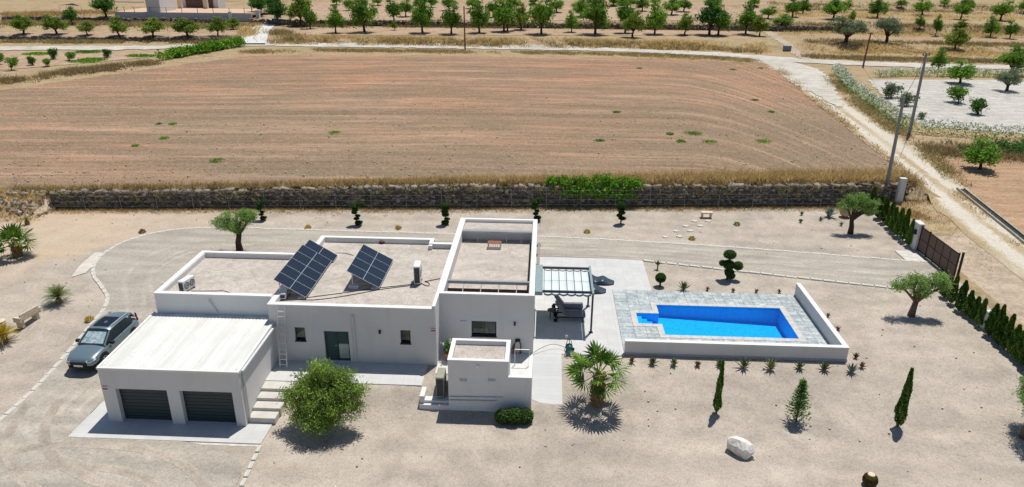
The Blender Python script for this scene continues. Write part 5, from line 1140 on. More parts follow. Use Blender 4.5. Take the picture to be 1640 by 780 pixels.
# ---- clipped shrubs
def pad_proto(pads, stem, n, size=.06):
    r = np.random.default_rng(len(pads)*7+3); P = []; N = []
    wt = np.array([p[3]*p[4] for p in pads]); wt /= wt.sum()
    for p, w_ in zip(pads, wt):
        m = int(n*w_); d = unit(m, r); P.append(np.array(p[:3])+d*np.array([p[3], p[3], p[4]])*r.uniform(.86, 1.04, (m, 1))); N.append(d)
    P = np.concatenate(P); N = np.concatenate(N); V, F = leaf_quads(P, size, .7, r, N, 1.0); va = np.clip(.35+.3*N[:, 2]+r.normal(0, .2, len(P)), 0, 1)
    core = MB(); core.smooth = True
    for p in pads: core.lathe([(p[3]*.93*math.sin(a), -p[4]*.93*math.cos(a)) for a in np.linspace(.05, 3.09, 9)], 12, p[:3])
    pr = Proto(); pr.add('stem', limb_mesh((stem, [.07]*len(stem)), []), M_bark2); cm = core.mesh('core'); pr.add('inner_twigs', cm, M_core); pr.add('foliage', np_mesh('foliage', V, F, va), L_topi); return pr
M_core = plain('twig_mass', (.02,.04,.012), .95, .05)
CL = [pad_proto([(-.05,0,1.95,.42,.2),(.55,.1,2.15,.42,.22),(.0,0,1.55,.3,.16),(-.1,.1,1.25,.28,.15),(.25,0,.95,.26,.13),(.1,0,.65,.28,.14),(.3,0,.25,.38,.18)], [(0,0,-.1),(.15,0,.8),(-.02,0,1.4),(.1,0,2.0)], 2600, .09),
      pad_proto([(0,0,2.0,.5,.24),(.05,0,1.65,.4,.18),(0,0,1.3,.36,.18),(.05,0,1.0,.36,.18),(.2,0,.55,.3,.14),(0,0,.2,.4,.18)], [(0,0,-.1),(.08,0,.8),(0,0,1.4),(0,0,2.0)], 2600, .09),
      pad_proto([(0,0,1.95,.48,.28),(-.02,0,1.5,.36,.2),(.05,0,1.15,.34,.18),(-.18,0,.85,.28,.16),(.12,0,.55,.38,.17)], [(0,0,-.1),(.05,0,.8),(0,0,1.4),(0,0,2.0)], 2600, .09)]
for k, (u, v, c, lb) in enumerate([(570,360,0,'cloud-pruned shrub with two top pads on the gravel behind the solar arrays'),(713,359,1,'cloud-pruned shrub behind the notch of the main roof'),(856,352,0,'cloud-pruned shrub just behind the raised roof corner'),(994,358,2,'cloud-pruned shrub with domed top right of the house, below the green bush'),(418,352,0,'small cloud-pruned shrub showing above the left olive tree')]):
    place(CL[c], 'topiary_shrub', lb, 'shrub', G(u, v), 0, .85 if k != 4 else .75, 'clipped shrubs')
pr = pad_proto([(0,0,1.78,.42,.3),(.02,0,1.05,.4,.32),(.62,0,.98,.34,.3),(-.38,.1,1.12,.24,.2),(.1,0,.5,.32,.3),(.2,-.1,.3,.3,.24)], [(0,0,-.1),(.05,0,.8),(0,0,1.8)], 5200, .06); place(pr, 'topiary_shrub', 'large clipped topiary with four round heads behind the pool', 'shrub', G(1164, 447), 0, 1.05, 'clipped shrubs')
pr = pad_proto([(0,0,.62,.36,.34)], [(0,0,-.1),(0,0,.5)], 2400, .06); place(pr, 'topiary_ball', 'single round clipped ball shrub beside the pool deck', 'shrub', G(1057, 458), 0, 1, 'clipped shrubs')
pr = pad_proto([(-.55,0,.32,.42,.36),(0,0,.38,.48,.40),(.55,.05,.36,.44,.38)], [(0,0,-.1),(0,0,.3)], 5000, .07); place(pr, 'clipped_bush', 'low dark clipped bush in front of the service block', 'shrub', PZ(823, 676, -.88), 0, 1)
# ---- palms
def fan_frond(r, pet, blade, nseg=15, droop=.3):
    V = []; F = []; va = []
    def tri(a, b, c, v): k = len(V); V.extend([a, b, c, c]); F.append((k, k+1, k+2, k+3)); va.append(v)
    w_ = .02; n = 6
    for k in range(n):
        x0, x1 = pet*k/n, pet*(k+1)/n; z0, z1 = -droop*.3*(x0/pet)**2*pet, -droop*.3*(x1/pet)**2*pet
        i = len(V); V += [(x0,-w_,z0),(x0,w_,z0),(x1,w_,z1),(x1,-w_,z1)]; F.append((i,i+1,i+2,i+3)); va.append(.9)
    c = np.array([pet, 0, -droop*.3*pet])
    for k in range(nseg):
        a = (k/(nseg-1)-.5)*4.3+r.normal(0,.03); L = blade*(1-.18*abs(k/(nseg-1)-.5))*r.uniform(.92,1.06)
        d = np.array([math.cos(a), math.sin(a), 0]); s = np.array([-math.sin(a), math.cos(a), 0]); wd = L*.06
        m = c+d*L*.55+np.array([0,0,-.02]); tip = c+d*L+np.array([0,0,-droop*L*r.uniform(.25,.7)]); i = len(V)
        V += [tuple(c), tuple(m-s*wd+np.array([0,0,.035*L])), tuple(tip), tuple(m+s*wd-np.array([0,0,.035*L]))]; F.append((i,i+1,i+2,i+3)); va.append(float(np.clip(.45+r.normal(0,.2),0,1)))
    return np_mesh('frond', np.array(V), np.array(F), va)
def fan_palm(label, loc, trunk_h, pet, blade, nf, seed, skirt=14):
    r = np.random.default_rng(seed); e = thing('fan_palm', label, 'palm tree', loc)
    t_ = MB(); t_.lathe([(.30,-.1),(.34,.1),(.33,trunk_h*.5),(.27,trunk_h*.9),(.12,trunk_h*1.08)], 14)
    for k in range(70):
        a = r.uniform(0,6.28); z = r.uniform(.05,trunk_h*.95); rr = .31; t_.bar((rr*.8*math.cos(a), rr*.8*math.sin(a), z), ((rr+.1)*math.cos(a), (rr+.1)*math.sin(a), z+.17), .07, .03)
    lpart('trunk', t_, M_fibre, e); ms = [fan_frond(r, pet, blade) for _ in range(4)]; dead = fan_frond(r, pet*.8, blade*.8)
    for m in ms: m.materials.append(L_palm)
    dead.materials.append(M_fibre)
    for k in range(nf):
        f = k/(nf-1); el = R_(84-96*f+r.normal(0,7)); az = k*2.39996+r.normal(0,.1)
        link('frond', ms[k % 4], None, e, (0,0,trunk_h*1.02), (r.normal(0,.25), -el, az)).scale = (r.uniform(.85,1.08),)*3
    for k in range(skirt): link('dead_frond', dead, None, e, (0,0,trunk_h*.95), (r.normal(0,.3), R_(58+r.uniform(0,22)), k*2.4)).scale = (.75,)*3
fan_palm('fan palm with green crown and shaggy trunk below the tiled patio', G(956, 646), 1.75, 1.0, .8, 24, 60)
fan_palm('fan palm on the reddish soil at the far left of the yard', G(29, 410), 1.05, .85, .85, 22, 61, 4)
def feather(r, L, n=22, arch=.5):
    V = []; F = []; va = []
    def p(t_): return np.array([L*t_, 0, arch*L*(.9*t_-1.25*t_*t_)])
    for k in range(n):
        a, b = p(k/n), p((k+1)/n); i = len(V); V += [a+[0,-.012,0], a+[0,.012,0], b+[0,.01,0], b+[0,-.01,0]]; F.append((i,i+1,i+2,i+3)); va.append(.6)
        if k > 2:
            for s in (-1, 1):
                ll = L*.24*math.sin(math.pi*min(1, k/n*.9+.12)); tip = a+np.array([ll*.6, s*ll, ll*.35]); i = len(V); w_ = L*.02
                V += [a, a+np.array([w_,0,0])*1.2, tip, (a+tip)/2+np.array([-w_*.6,0,0])]; F.append((i,i+1,i+2,i+3)); va.append(float(r.uniform(.2,.8)))
    return np_mesh('frond', np.array(V), np.array(F), va)
def cycad(label, loc, L, nf, mat, seed, name='cycad', scl=1):
    r = np.random.default_rng(seed); e = thing(name, label, 'plant', loc); e.scale = (scl,)*3; lpart('trunk', MB().lathe([(.16,-.05),(.2,.12),(.14,.3),(.06,.36)], 12), M_fibre, e); ms = [feather(r, L) for _ in range(3)]
    for m in ms: m.materials.append(mat)
    for k in range(nf): f = k/nf; link('frond', ms[k % 3], None, e, (0,0,.28), (0, -R_(72-75*f+r.normal(0,4)), k*2.39996)).scale = (r.uniform(.85,1.1),)*3
cycad('green cycad with arching fronds above the stone bench', G(95, 484), 1.0, 34, L_cycad, 70)
cycad('yellowed cycad at the left edge below the stone bench', G(8, 547), 1.0, 34, L_gold, 71)
cycad('tiny green cycad above the left fan palm', G(44, 359), .5, 14, L_cycad, 72)
single('stone_ball_post', MB().lathe([(.2,0),(.2,.08),(.1,.12),(.1,.7),(.3,.75),(.3,.82),(.1,.84)], 16), M_stone, 'pale stone pedestal behind the yellowed cycad', 'pedestal', G(5, 533))
# ---- agaves and small plants
def rosette_mesh(r, L, n, wid, up=.5):
    V = []; F = []; va = []
    for k in range(n):
        az = k*2.39996; el = R_(85-65*(k/n)*(1-up*.5)+r.normal(0,5)); d = np.array([math.cos(az)*math.cos(el), math.sin(az)*math.cos(el), math.sin(el)]); s = np.array([-math.sin(az), math.cos(az), 0]); ll = L*r.uniform(.8,1.1)
        up_v = np.cross(d, s); b = np.zeros(3); m = d*ll*.4; t_ = d*ll+np.array([0,0,-.06*ll]); w_ = wid; i = len(V)
        V += [b-s*w_*.6, m-s*w_-up_v*.02, t_, m+up_v*.03]; V += [b+s*w_*.6, m+up_v*.03, t_, m+s*w_-up_v*.02]; F += [(i,i+1,i+2,i+3),(i+4,i+5,i+6,i+7)]; v = float(r.uniform(.2,.9)); va += [v, v]
    return np_mesh('leaves', np.array(V), np.array(F), va)
def rosette(label, loc, L, n, wid, mat, seed, name='agave', group=None, stem=0):
    r = np.random.default_rng(seed); e = thing(name, label, 'plant', loc, seed, group); m = rosette_mesh(r, L, n, wid); o = link('leaves', m, mat, e, (0,0,stem)); lpart('stem', MB().tube([(0,0,-.05),(0,0,stem+.08)], .05, 8), M_fibre, e)
AG = 'plants along the pool wall'
front = [(1045,583,.5,L_agave),(1079,585,.5,L_agave),(1153,586,.5,L_agave),(1191,589,.75,L_agave),(1234,591,.75,L_agave),(1280,590,.55,L_agave),(1320,592,.65,L_agave),(1363,596,.65,L_agaveB)]
for k, (u, v, L, m) in enumerate(front): rosette(f'spiky green agave in front of the pool wall, {ORD[k]} from the left', G(u, v), L, 20, .05, m, 80+k, 'agave', AG)
for k, (u, v, lb) in enumerate([(1012,580,'small brown plant below the left end of the pool wall'),(1117,586,'small red-brown plant in front of the pool wall between green agaves'),(1380,588,'small brown plant right of the last agave'),(1370,573,'russet tuft beside the right corner of the pool wall')]): rosette(lb, G(u, v), .38, 16, .04, L_russet, 100+k, 'russet_plant', AG)
for k, (u, v) in enumerate([(1133,464.5),(1174,467),(1211,468),(1248,468.5)]): rosette(f'small russet plant behind the pool deck, {ORD[k]} from the left', G(u, v), .32, 12, .035, L_russet, 110+k, 'russet_plant', AG)
rosette('upright grassy agave at the back of the pool deck near the ball shrub', G(1095, 464), .8, 26, .045, L_agave, 120, 'agave', AG)
rosette('small yucca on a short stem near the driveway kerb behind the patio', G(1053, 431), .45, 18, .04, L_agave, 121, 'yucca', AG, .3)
rosette('small russet plant behind the right pool wall, upper one', G(1326, 507), .3, 12, .035, L_russet, 122, 'russet_plant', AG); rosette('small russet plant behind the right pool wall, lower one', G(1342, 528), .3, 12, .035, L_russet, 123, 'russet_plant', AG)
rosette('large blue-green agave near the stone wall left of the clay jar', G(1328, 347), 1.15, 18, .1, L_agaveB, 124)
for k, (u, v, m, lb) in enumerate([(1284,344,L_agave,'tiny agave left of the large blue-green agave, upper one'),(1282,356,L_agave,'tiny agave left of the large blue-green agave, lower one'),(1314,353,L_agave,'tiny green plant just below the large blue-green agave'),(1347,361,L_agaveB,'thin spidery agave left of the upper right olive trunk')]): rosette(lb, G(u, v), .4, 14, .04, m, 130+k)
def tuft_thing(label, loc, R0, h, mat, seed, name='cushion_plant', n=260, cat='plant', group=None):
    r = np.random.default_rng(seed); d = unit(n, r); d[:, 2] = abs(d[:, 2]); P = d*np.array([R0, R0, h])*r.uniform(.5, 1, (n, 1)); V, F = leaf_quads(P, .12, .35, r, d, .7); o = link(name, np_mesh(name, V, F, np.clip(r.uniform(.1,1,n), 0, 1)), mat, None, loc); tag(o, label, cat, group)
for k, (u, v, m, lb) in enumerate([(940,372,L_gold,'round yellow cushion plant beside the driveway kerb above the patio'),(1108,383,L_gold,'dry yellow-brown cushion plant below the stepping stones'),(1180,360,L_weed,'tiny green-yellow tuft right of the stone table'),(638,366,L_gold,'tiny yellow tuft beside the kerb behind the main roof'),(493,365,L_gold,'tiny yellow tuft beside the kerb left of the cloud shrubs'),(143,513,L_gold,'small yellow cushion plant beside the kerb above the car'),(228,372,L_russet,'small orange-brown tuft outside the bend of the kerb')]): tuft_thing(lb, G(u, v), .3, .28, m, 140+k, group='small cushion plants')
# potted plant foliage
r = np.random.default_rng(150); P, va = cloud([(0,0,.85,.26,.26,.4)], 700, .08, r, .3, 20); V, F = leaf_quads(P, .1, .6, r); link('foliage', np_mesh('foliage', V, F, va), L_dark, POTTED); P, va = cloud([(0,-.05,.95,.27,.27,.4)], 120, .05, r, .8, 12); V, F = leaf_quads(P, .08, .9, r); link('flowers', np_mesh('flowers', V, F, va), L_flower, POTTED)['kind'] = 'stuff'
# ------------------------------------------------------------------ orchard
ORC = []
for k in range(6):
    r = np.random.default_rng(200+k); lob = [(0,0,2.7,1.25,1.25,1.25)]
    for i in range(5): a = i*1.257+r.uniform(-.4,.4); lob.append((1.0*math.cos(a), 1.0*math.sin(a), 2.0+r.uniform(-.3,1.0), .8*r.uniform(.8,1.2), .8*r.uniform(.8,1.2), .85*r.uniform(.8,1.2)))
    lob.append((r.normal(0,.2), r.normal(0,.2), 4.0, .55, .55, .55))
    ORC.append(proto_tree(200+k, 4.6, lob, 3000, 0, .30, .26, [L_almond, L_almond, L_dark, L_bright, L_almond, L_bright][k], .95, .15, M_bark2, .5, r.normal(0,.12), .4))
SHR = []
for k in range(3):
    r = np.random.default_rng(220+k); lob = [(r.normal(0,.25), r.normal(0,.25), .75+r.uniform(-.15,.4), .55, .55, .5) for _ in range(5)]; SHR.append(proto_tree(220+k, 1.6, lob, 1500, 0, .2, .17, [L_almond, L_dark, L_grey][k], .3, .07, M_bark2, .5))
GOL = [proto_tree(230+k, 3.8, olive_lobes(np.random.default_rng(230+k), 2.1, 2.3, 6, .85), 5000, 0, .26, .24, L_grey, .9, .25, M_bark2, .35) for k in range(2)]
def put(rows, nm, lab, group, protos, cat='tree', hk=4.55, wk=3.6):
    for k, (u, v, h, w_, t_) in enumerate(rows):
        p = G(u, v); m = ppm(p); H = h/m/.93; W = w_/m
        place(protos[t_ % len(protos)], nm, lab.format(ORD[k]), cat, p, k*1.3+t_, (W/wk, W/wk, H/hk), group)
row1 = [(446,39,36,28,2),(481,42,46,36,3),(497,46,32,22,0),(538,53,36,26,1),(584,52,52,40,4),(632,49,13,10,5),(631,35,33,24,0),(677,53,46,34,1),(723,55,42,30,0),(768,53,44,32,4),(807,51,46,34,0),(813,50,44,26,1),(835,48,36,28,3),(867,55,54,38,0),(915,52,28,20,1),(953,55,53,40,4),(1001,53,46,30,0),(1013,60,36,32,5),(1048,55,43,30,1),(1096,56,30,26,3),(1136,56,46,40,2),(1150,57,44,34,0),(1194,55,42,30,1),(1216,58,29,23,3)]
put([(u, v, h*1.1, w_*1.15, t_) for u, v, h, w_, t_ in row1], 'orchard_tree', 'leafy green tree of the front orchard row across the road, {} from the left', 'front orchard row', ORC)
row2 = [(539,8,16,20,1),(559,17,20,20,0),(605,9,16,20,4),(650,27,28,26,0),(672,14,18,24,1),(691,12,18,22,4),(719,17,22,26,0),(757,14,18,24,1),(790,28,28,30,0),(824,16,20,24,4),(891,20,22,30,0),(930,27,28,30,1),(982,10,16,20,0),(1005,14,20,36,4),(1028,18,22,26,1),(1050,8,14,18,0),(1075,24,26,32,4),(1095,19,22,28,0),(1140,14,20,28,1),(855,8,14,18,0),(948,9,14,20,1)]
put(row2, 'orchard_tree', 'small green tree of the back orchard on pale soil, {} in the planting order', 'back orchard trees', ORC)
row3 = [(1269,27,28,30,0),(1286,23,24,26,1),(1334,31,33,36,4),(1352,20,20,24,0),(1404,29,30,34,1),(1476,25,27,32,0),(1538,31,33,28,4),(1552,16,16,16,1),(1602,33,32,34,0),(1208,10,14,18,1),(1443,12,14,18,0),(1512,10,12,16,4),(1640,22,26,26,1)]
put(row3, 'orchard_tree', 'green almond tree on the upper dry terrace at the top right, {} in the row', 'upper terrace trees', ORC)
row4 = [(1363,36,18,16,3),(1473,47,20,18,5),(1498,58,33,17,0),(1536,49,16,22,5),(1585,60,30,26,1),(1617,62,28,24,0),(1529,80,32,36,3),(1252,42,17,36,1),(1230,30,20,28,0)]
put(row4, 'orchard_tree', 'green tree on the lower dry terrace behind the junction, {} in the row', 'lower terrace trees', ORC)
for (u, v, h, w_, lb) in [(1354,71,38,54,'broad grey-green olive tree above the road junction'),(1419,69,36,40,'grey-green olive tree right of the junction, beside the leaning pole')]:
    p = G(u, v); m = ppm(p); place(GOL[u % 2], 'olive_tree', lb, 'tree', p, u, (w_/m/4.1, w_/m/4.1, h/m/.93/3.6))
row5 = [(38,55,30,36,3),(91,55,29,40,5),(140,56,21,26,3),(192,59,30,34,3),(245,60,29,38,5),(300,60,29,46,5),(349,58,29,30,3),(374,47,17,26,3)]
put(row5, 'orchard_tree', 'bright green tree of the left orchard row above the road, {} from the left', 'left orchard row', ORC)
for (u, v, h, w_, t_, lb) in [(116,40,27,24,2,'dark tree behind the left orchard row below the shade sail'),(170,28,34,38,2,'large dark tree at the left end of the far white terrace'),(416,26,34,30,2,'dark green tree at the top of the concrete drive'),(436,22,36,26,2,'dark tree behind the right pillar of the concrete drive'),(1618,120,46,44,4,'dense round green tree at the far right behind the white gravel plot'),(1502,114,34,26,1,'green tree at the back left corner of the white gravel plot'),(1537,134,36,48,0,'spreading green tree at the back of the white gravel plot'),(1569,272,48,60,0,'lone green tree casting shade on the tilled plot at right')]:
    put([(u, v, h, w_, t_)], 'leafy_tree', lb, None, ORC)
p = G(1612, 146); m = ppm(p); place(GOL[0], 'olive_tree', 'grey-green olive on a bare soil ring in the white gravel plot', 'tree', p, 1, (36/m/4.1, 36/m/4.1, 30/m/.93/3.6))
shr = [(1427,157,26,26,2,'round grey-green shrub at the left of the white gravel plot'),(1452,170,24,26,2,'leafy grey-green sapling behind the concrete pole'),(1534,166,25,34,0,'wide green shrub in the middle of the white gravel plot'),(1565,184,25,28,1,'round green shrub in the lower right of the white gravel plot'),(1475,191,12,14,2,'tiny sapling near the lower hedge of the white gravel plot'),
 (19,113,20,18,0,'small green shrub at the left end of the shrub plot'),(53,105,14,14,1,'small green shrub, second in the shrub plot from the left'),(77,107,12,14,0,'low green shrub in the middle of the shrub plot'),(86,95,17,17,1,'taller green shrub of the shrub plot nearest the road'),(112,97,13,17,0,'green shrub beside the grassy patch of the shrub plot'),(173,92,13,16,1,'green shrub at the right end of the shrub plot'),(0,104,18,12,0,'green shrub cut by the left edge of the picture')]
for u, v, h, w_, t_, lb in shr: p = G(u, v); m = ppm(p); place(SHR[t_], 'shrub', lb, 'shrub', p, u, (w_/m/1.7, w_/m/1.7, h/m/.93/1.65), 'shrubs in planted plots')
# ---- oleander hedges
def hedge(label, line, wd, h, seed, step=.55):
    r = np.random.default_rng(seed); L = resample(line, max(3, int(np.linalg.norm(np.diff(np.array(line), axis=0), axis=1).sum()/step))); b = L[0]; zb = float(Z(*b)); e = thing('oleander_hedge', label, 'hedge', (b[0], b[1], zb), 0, 'oleander hedges'); P = []; va = []; Q = []
    for c in L:
        zz = float(Z(*c))-zb; hh = h*r.uniform(.75,1.15); m = 46; q = unit(m, r)*np.array([wd, wd, hh*.55])*r.uniform(.5,1,(m,1))**.6+np.array([c[0]-b[0]+r.normal(0,.15), c[1]-b[1]+r.normal(0,.15), zz+hh*.5]); P.append(q); va.append(np.clip(r.uniform(.2,.8)+r.normal(0,.15,m),0,1))
        m = int(r.uniform(14,42)); d = unit(m, r); d[:, 2] = abs(d[:, 2]); Q.append(d*np.array([wd, wd, hh*.6])*1.02+np.array([c[0]-b[0], c[1]-b[1], zz+hh*.48]))
    P = np.concatenate(P); V, F = leaf_quads(P, .34, .3, r); link('foliage', np_mesh('foliage', V, F, np.concatenate(va)), L_almond, e); Q = np.concatenate(Q); V, F = leaf_quads(Q, .22, .9, r); link('flowers', np_mesh('flowers', V, F, r.uniform(0,1,len(Q))), L_flower, e)['kind'] = 'stuff'
g2 = lambda *uv: [tuple(G(u, v)[:2]) for u, v in uv]
hedge('white-flowered oleander hedge running down along the dirt track', g2((1338,118),(1360,142),(1390,165),(1420,188),(1450,208)), .95, 1.6, 300)
hedge('white-flowered oleander hedge along the bottom of the white gravel plot', g2((1462,212),(1500,215),(1550,218),(1600,222),(1645,226)), 1.0, 1.6, 301)
hedge('white-flowered oleander hedge along the back of the white gravel plot', g2((1405,124),(1440,122),(1500,123),(1560,123),(1640,124)), .8, 1.3, 302)
# ---- bushes and grass: uncountable cover
def bush_mass(name, label, pts, n, size, clump, mat, seed):
    r = np.random.default_rng(seed); P, va = cloud(pts, n, clump, r, .3, 30); V, F = leaf_quads(P, size, .5, r); o = link(name, np_mesh(name, V, F, va), mat); tag(o, label, 'bush'); return o
pts = []
for u in np.arange(884, 1024, 6): x = PY(u, 300, 26.).x; y = float(Yw(x))+.35; k = (u-884)/140; pts.append((x, y+random.uniform(-.2,.5), 1.75+random.uniform(-.1,.35), .5, .55, .6+.3*math.sin(k*3.14)))
for u in np.arange(905, 1020, 9): x = PY(u, 310, 26.).x; pts.append((x, float(Yw(x))-.12, 1.35+random.uniform(-.25,.2), .35, .22, .4))
for v in (1.0, .7, .4): x = PY(993, 315, 26.).x; pts.append((x, float(Yw(x))-.2, v, .4, .25, .35))
bush_mass('caper_bush', 'bright green bush spilling over the top of the stone wall', pts, 24000, .24, .15, L_weed, 310)
pts = []
for k in range(60):
    t_ = random.random(); c = G(255+130*t_, 98-23*t_-random.uniform(0,3)); pts.append((c.x, c.y, c.z+.5+random.uniform(0,.6), 1.2, 1.2, .7))
bush_mass('bramble_bank', 'long green bramble thicket on the bank at the upper left of the field', pts, 9000, .45, .4, L_weed, 311)
pts = []
for k in range(40):
    c = G(random.uniform(1545,1645), random.uniform(236,250)); pts.append((c.x, c.y, c.z+.4, .8, .8, .6))
bush_mass('roadside_scrub', 'dark green scrub below the oleander hedge above the tilled plot', pts, 3500, .3, .3, L_dark, 312)
def grass(name, P, h, mat, nb=7, wd=.03, spread=.25, seed=0, label=None, vshift=0):
    r = np.random.default_rng(seed); P = np.asarray(P, float); n = len(P)*nb; B = np.repeat(P, nb, 0)+np.column_stack([r.normal(0, spread, n), r.normal(0, spread, n), np.zeros(n)])
    hh = np.repeat(np.broadcast_to(np.asarray(h, float), (len(P),)), nb)*r.uniform(.45, 1.15, n); a = r.uniform(0, 6.283, n); w_ = wd*r.uniform(.6, 1.4, n); ln = r.normal(0, .75, (n, 2))*hh[:, None]
    s = np.column_stack([np.cos(a)*w_, np.sin(a)*w_, np.zeros(n)]); T = B+np.column_stack([ln, hh]); B[:, 2] -= .05
    V = np.stack([B-s, B+s, T], 1).reshape(-1, 3); va = np.clip(np.repeat(r.uniform(0,.8,len(P)), nb)+r.normal(0,.2,n)+vshift, 0, 1)
    o = link(name, np_mesh(name, V, np.arange(3*n).reshape(-1, 3), va), mat); o['kind'] = 'stuff'
    if label: o['label'] = label
    return o
def pts_between(fu, n, seed):
    r = np.random.default_rng(seed); return [fu(r) for _ in range(n)]
# on top of the stone wall
r = np.random.default_rng(320); x = r.uniform(-46, 34.5, 5200); s_ = r.uniform(.5, 1, 5200)**1.0*np.interp(x, [-46,-12,3,34], [1.5,2.0,2.6,4.2])*r.uniform(.15, 1, 5200)+.45
dens = np.interp(x, [-46,-25,-14,0,6,34], [.45,.4,.75,.75,1,1]); k = r.uniform(0, 1, 5200) < dens; x, s_ = x[k], s_[k]; y = Yw(x)+s_
hgt = np.interp(x, [-46,-14,2,34], [.3,.5,.7,.95])*r.uniform(.6,1.2,len(x)); grass('dry_grass', np.column_stack([x, y, Z(x, y)]), hgt, L_straw, 8, .028, .2, 1, 'straw-coloured dry grass along the top of the stone wall', .05)
x = r.uniform(-46, 34, 900); y = Yw(x)+r.uniform(.3,.9,900); grass('dry_scrub', np.column_stack([x, y, Z(x, y)]), r.uniform(.3,.7,900), L_straw2, 9, .035, .2, 2, 'brownish scrub at the edge of the stone wall')
x = r.uniform(-42, 33, 700); x = x[np.sin(x*.9)+np.sin(x*2.3+1)+r.normal(0, .6, 700) > .2]; grass('dry_scrub', np.column_stack([x, Yw(x)-.06, np.interp(x, [-42,-30,-10,33], [1.42,1.5,1.85,1.85])-r.uniform(.0, .9, len(x))]), .4, L_straw2, 8, .03, .12, 5, 'dry weeds growing out of the stone wall joints', .2)
# foot of the wall
x = r.uniform(-60, 30, 3400); y = Yw(x)-np.abs(r.normal(0, .55, 3400))-.12; grass('dry_grass', np.column_stack([x, y, Z(x, y)]), .2, L_straw, 8, .022, .18, 3, 'short dry grass at the foot of the stone wall')
x = r.uniform(-62, -42, 1100); y = Yw(x)+r.uniform(-3.2,1.2,1100); grass('dry_grass', np.column_stack([x, y, Z(x, y)]), .4, L_straw, 7, .03, .25, 4, 'dry grass on the bank left of the stone wall')
def along(uvs, n, wd, seed):
    r = np.random.default_rng(seed); L = resample([G(u, v) for u, v in uvs], 400); i = r.integers(0, 399, n); t_ = np.gradient(L, axis=0)[i]; t_ /= np.linalg.norm(t_, axis=1)[:, None]; nr = np.column_stack([-t_[:, 1], t_[:, 0]]); q = L[i]+nr*r.normal(0, .62, (n, 1))*wd+r.normal(0,.3,(n,2)); X_, Y_ = q[:, 0], q[:, 1]; ns_ = np.sin(X_*.31+1.7*np.sin(Y_*.23))+np.sin(Y_*.47+X_*.13+2)+.7*np.sin(X_*.9+Y_*.7); q = q[ns_+r.normal(0, .9, len(q)) > -.3]; return np.column_stack([q, Z(q[:, 0], q[:, 1])])
# verge between field and road, and the bank beyond
grass('dry_scrub', along([(390,84),(500,81),(640,82),(800,84),(950,87),(1080,90),(1160,94),(1215,99)], 2400, 1.6, 11), .5, L_straw2, 8, .06, .4, 11, 'dry scrub on the verge between field and road')
grass('dry_grass', along([(390,83),(640,82),(950,87),(1215,98)], 1400, 1.8, 12), .45, L_straw, 7, .05, .4, 12, 'straw grass on the verge between field and road')
grass('dry_scrub', along([(0,133),(100,118),(180,109),(250,101)], 1500, 2.6, 13), .7, L_straw2, 8, .06, .4, 13, 'dry scrub on the bank at the left of the field', .1)
grass('dry_grass', along([(440,62),(600,64),(800,66),(1000,70),(1140,75),(1230,80)], 3600, 3.2, 14), .75, L_straw, 8, .06, .5, 14, 'straw grass on the bank above the road', -.1)
grass('dry_scrub', along([(440,66),(600,68),(800,70),(1000,74),(1140,79),(1220,84)], 1700, 2.0, 15), .7, L_straw2, 8, .07, .4, 15, 'dark scrub on the bank above the road')
grass('dry_scrub', along([(0,68),(150,68),(300,67),(380,63)], 1500, 1.6, 16), .7, L_straw2, 8, .07, .4, 16, 'scrub along the low bank above the road at left')
grass('dry_grass', along([(395,60),(405,45),(412,35)], 500, 2.0, 17), .9, L_straw, 8, .06, .4, 17, 'straw grass beside the concrete drive'); grass('dry_scrub', along([(440,52),(450,58),(470,64)], 600, 2.4, 18), 1.0, L_straw2, 8, .07, .5, 18, 'dry scrub right of the concrete drive', .2)
grass('dry_scrub', along([(470,42),(700,42),(900,43),(1100,44),(1220,46)], 2600, 2.0, 19), .8, L_straw2, 7, .08, .5, 19, 'scrub on the terrace step between the orchard rows', -.15)
grass('dry_scrub', along([(0,38),(120,38),(250,40),(380,44)], 2600, 4.0, 20), .9, L_straw2, 7, .08, .6, 20, 'scrub on the bank behind the left orchard row')
grass('dry_grass', along([(0,25),(90,22),(180,22)], 1500, 5.0, 21), .7, L_straw, 7, .07, .6, 21, 'dry grass field below the shade sail')
for k, (v, wd, mt, sh) in enumerate([(92,2.2,L_straw2,0),(80,4,L_straw,0),(66,3,L_straw2,-.1),(50,6,L_straw,.0),(40,5,L_straw2,-.1),(22,8,L_straw,0),(10,8,L_straw2,-.1)]): grass('dry_grass' if mt is L_straw else 'dry_scrub', along([(1290 if v > 60 else 1240,v),(1400,v+3),(1500,v+5),(1650,v+7)], 1900, wd, 30+k), .6, mt, 7, .07, .6, 30+k, ['lowest','second','third','fourth','fifth','sixth','highest'][k]+' strip of dry cover on the right-hand terraces, counted from the road', sh)
# right side of the field and the track verges
grass('dry_grass', along([(1245,108),(1285,140),(1330,178),(1375,212),(1420,248),(1448,275)], 900, .8, 40), .28, L_straw, 7, .035, .3, 40, 'straw verge at the right edge of the field')
grass('dry_grass', along([(1290,130),(1340,172),(1400,217),(1455,260),(1500,296)], 200, .3, 41), .15, L_straw, 7, .03, .2, 41, 'grass strip between the two wheel tracks')
grass('dry_scrub', along([(1326,122),(1360,155),(1412,195),(1464,232),(1504,262),(1540,296)], 1200, .7, 42), .45, L_straw2, 8, .05, .35, 42, 'brown scrub between the track and the oleander hedge', .1)
grass('dry_scrub', along([(1480,238),(1520,240),(1580,246),(1645,250)], 1500, 2.2, 43), .6, L_straw2, 8, .05, .4, 43, 'brown scrub above the tilled plot', .15)
grass('dry_grass', along([(1425,285),(1450,300),(1462,330),(1480,352)], 900, 1.8, 44), .3, L_straw, 7, .03, .3, 44, 'short straw grass behind the gate pillar'); grass('dry_grass', along([(1536,308),(1570,338),(1610,368),(1645,396)], 700, .5, 45), .25, L_straw, 6, .03, .2, 45, 'dry grass along the irrigation channel')
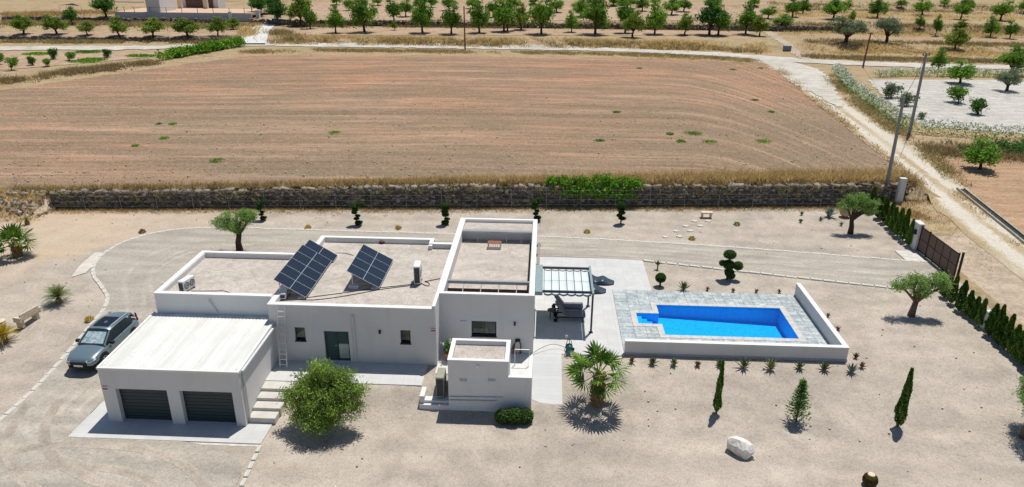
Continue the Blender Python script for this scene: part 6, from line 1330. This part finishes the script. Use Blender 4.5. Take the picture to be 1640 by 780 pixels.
grass('dry_grass', along([(1450,300),(1510,350),(1570,410),(1640,470)], 500, 2.8, 46), .14, L_straw, 6, .025, .3, 46, 'sparse dry grass on the dirt outside the gate')
# field stubble and stones
r = np.random.default_rng(330); m_ = 5200; u = r.uniform(-20, 1440, m_); v = 100+190*r.uniform(0, 1, m_)**.8; Pq = []
for a, b in zip(u, v):
    q = PZ(a, b, 1.95)
    if q.y < np.interp(q.x, XFAR, YFAR)-1 and q.x < np.interp(q.y, [20,34,60,100], [33.2,34.2,36.8,41]) and q.y > float(Yw(q.x))+1: Pq.append((q.x, q.y, float(Z(q.x, q.y))))
Pq = np.array(Pq); grass('stubble', Pq[::2], .16, L_straw, 5, .03, .3, 51, 'dry stubble scattered over the ploughed field', .15)
grass('stubble', Pq[1::4], .14, L_weed, 4, .025, .25, 52, 'sparse green shoots scattered over the ploughed field', -.3)
V, F, va = stones([(a, b, c+.06, *(random.uniform(.06,.16) for _ in range(3)), random.uniform(.6,1)) for a, b, c in Pq[3::7]]); o = link('field_stones', np_mesh('field_stones', V, F, va), plain('pale_field_stone', (.50,.42,.33), .95, .05)); o['kind'] = 'stuff'; o['label'] = 'small pale stones scattered over the ploughed field'
# rubble bank left of the wall
V, F, va = stones([(a, float(Yw(a))-b, float(Z(a, float(Yw(a))-b))+.1, *(random.uniform(.12,.38) for _ in range(3)), random.uniform(.7,1)) for a, b in [(random.uniform(-58,-42), random.uniform(-.3,2.4)) for _ in range(260)]]); o = link('rubble', np_mesh('rubble', V, F, va), M_fst); o['kind'] = 'stuff'; o['label'] = 'loose rubble bank left of the stone wall'
# green weed patches in the field
for k, (u, v, w_) in enumerate([(535,213,22),(347,258,26),(263,222,18),(255,199,10),(277,199,14),(217,234,14),(987,180,14),(960,226,18),(1073,215,14),(1110,214,34),(1091,227,18),(1137,228,26),(1223,227,30),(1209,161,14),(1024,110,10),(1174,112,12),(1218,110,10),(1235,180,12)]):
    p = G(u, v); W = w_/ppm(p)/2; r = np.random.default_rng(400+k); n = int(160+W*260); d = unit(n, r); d[:, 2] = abs(d[:, 2]); q = d*np.array([W, W*1.0, .22])*r.uniform(.2,1.05,(n,1)); V, F = leaf_quads(q, .17, .4, r); o = link('weed_patch', np_mesh('weed_patch', V, F, r.uniform(.1,.8,n)), L_weed, None, p)
    nb = ['near the middle of the field left of centre','lower left of the field, largest there','left part of the field, single clump','upper of the left trio, small','upper right of the left trio','far left low clump','upper middle right clump','lower middle right clump','leftmost of the right cluster','widest at the top of the right cluster','small one below the right cluster','right one below the right cluster','rightmost broad patch','high on the right side','at the far edge, leftmost','at the far edge, middle','at the far edge, rightmost','right edge beside the track'][k]
    tag(o, f'green weed patch in the ploughed field, {nb}', 'weeds', 'weed patches')
p = [G(u, v) for u, v in ((60,87),(142,84),(150,96),(225,90),(135,99))]
for k, c in enumerate(p): r = np.random.default_rng(420+k); n = 1100; d = unit(n, r); d[:, 2] = abs(d[:, 2]); q = d*np.array([3.2, 2.0, .35])*r.uniform(.2,1,(n,1)); V, F = leaf_quads(q, .4, .4, r); o = link('weed_patch', np_mesh('weed_patch', V, F, r.uniform(.1,.8,n)), L_weed, None, c); tag(o, ['green weeds in the shrub plot, leftmost patch','green weeds in the shrub plot below the road, middle patch','green weeds in the shrub plot beside a shrub','green weeds at the right end of the shrub plot','green weeds low in the shrub plot'][k], 'weeds', 'weed patches')
# pebbles and litter on the yard
r = np.random.default_rng(340); its = []
for _ in range(350):
    q = G(float(r.uniform(0,1640)), float(340+440*r.uniform(0,1))) if False else None
    x, y = r.uniform(-40, 27), r.uniform(-14, 23)
    if -22.5 < x < .1 and -8 < y < 12.5 or 0 < x < 17.7 and 0 < y < 14 or 0 < x < 1.7 and y > -4.8: continue
    s_ = r.uniform(.03, .075); its.append((x, y, float(Z(x, y))+s_*.3, s_*1.3, s_, s_*.7, r.uniform(.2,1)))
V, F, va = stones(its); o = link('pebbles', np_mesh('pebbles', V, F, va), plain('pale_pebble', (.52,.46,.40), .95, .05, 0, .2, 3)); o['kind'] = 'stuff'; o['label'] = 'loose pebbles scattered on the gravel yard'
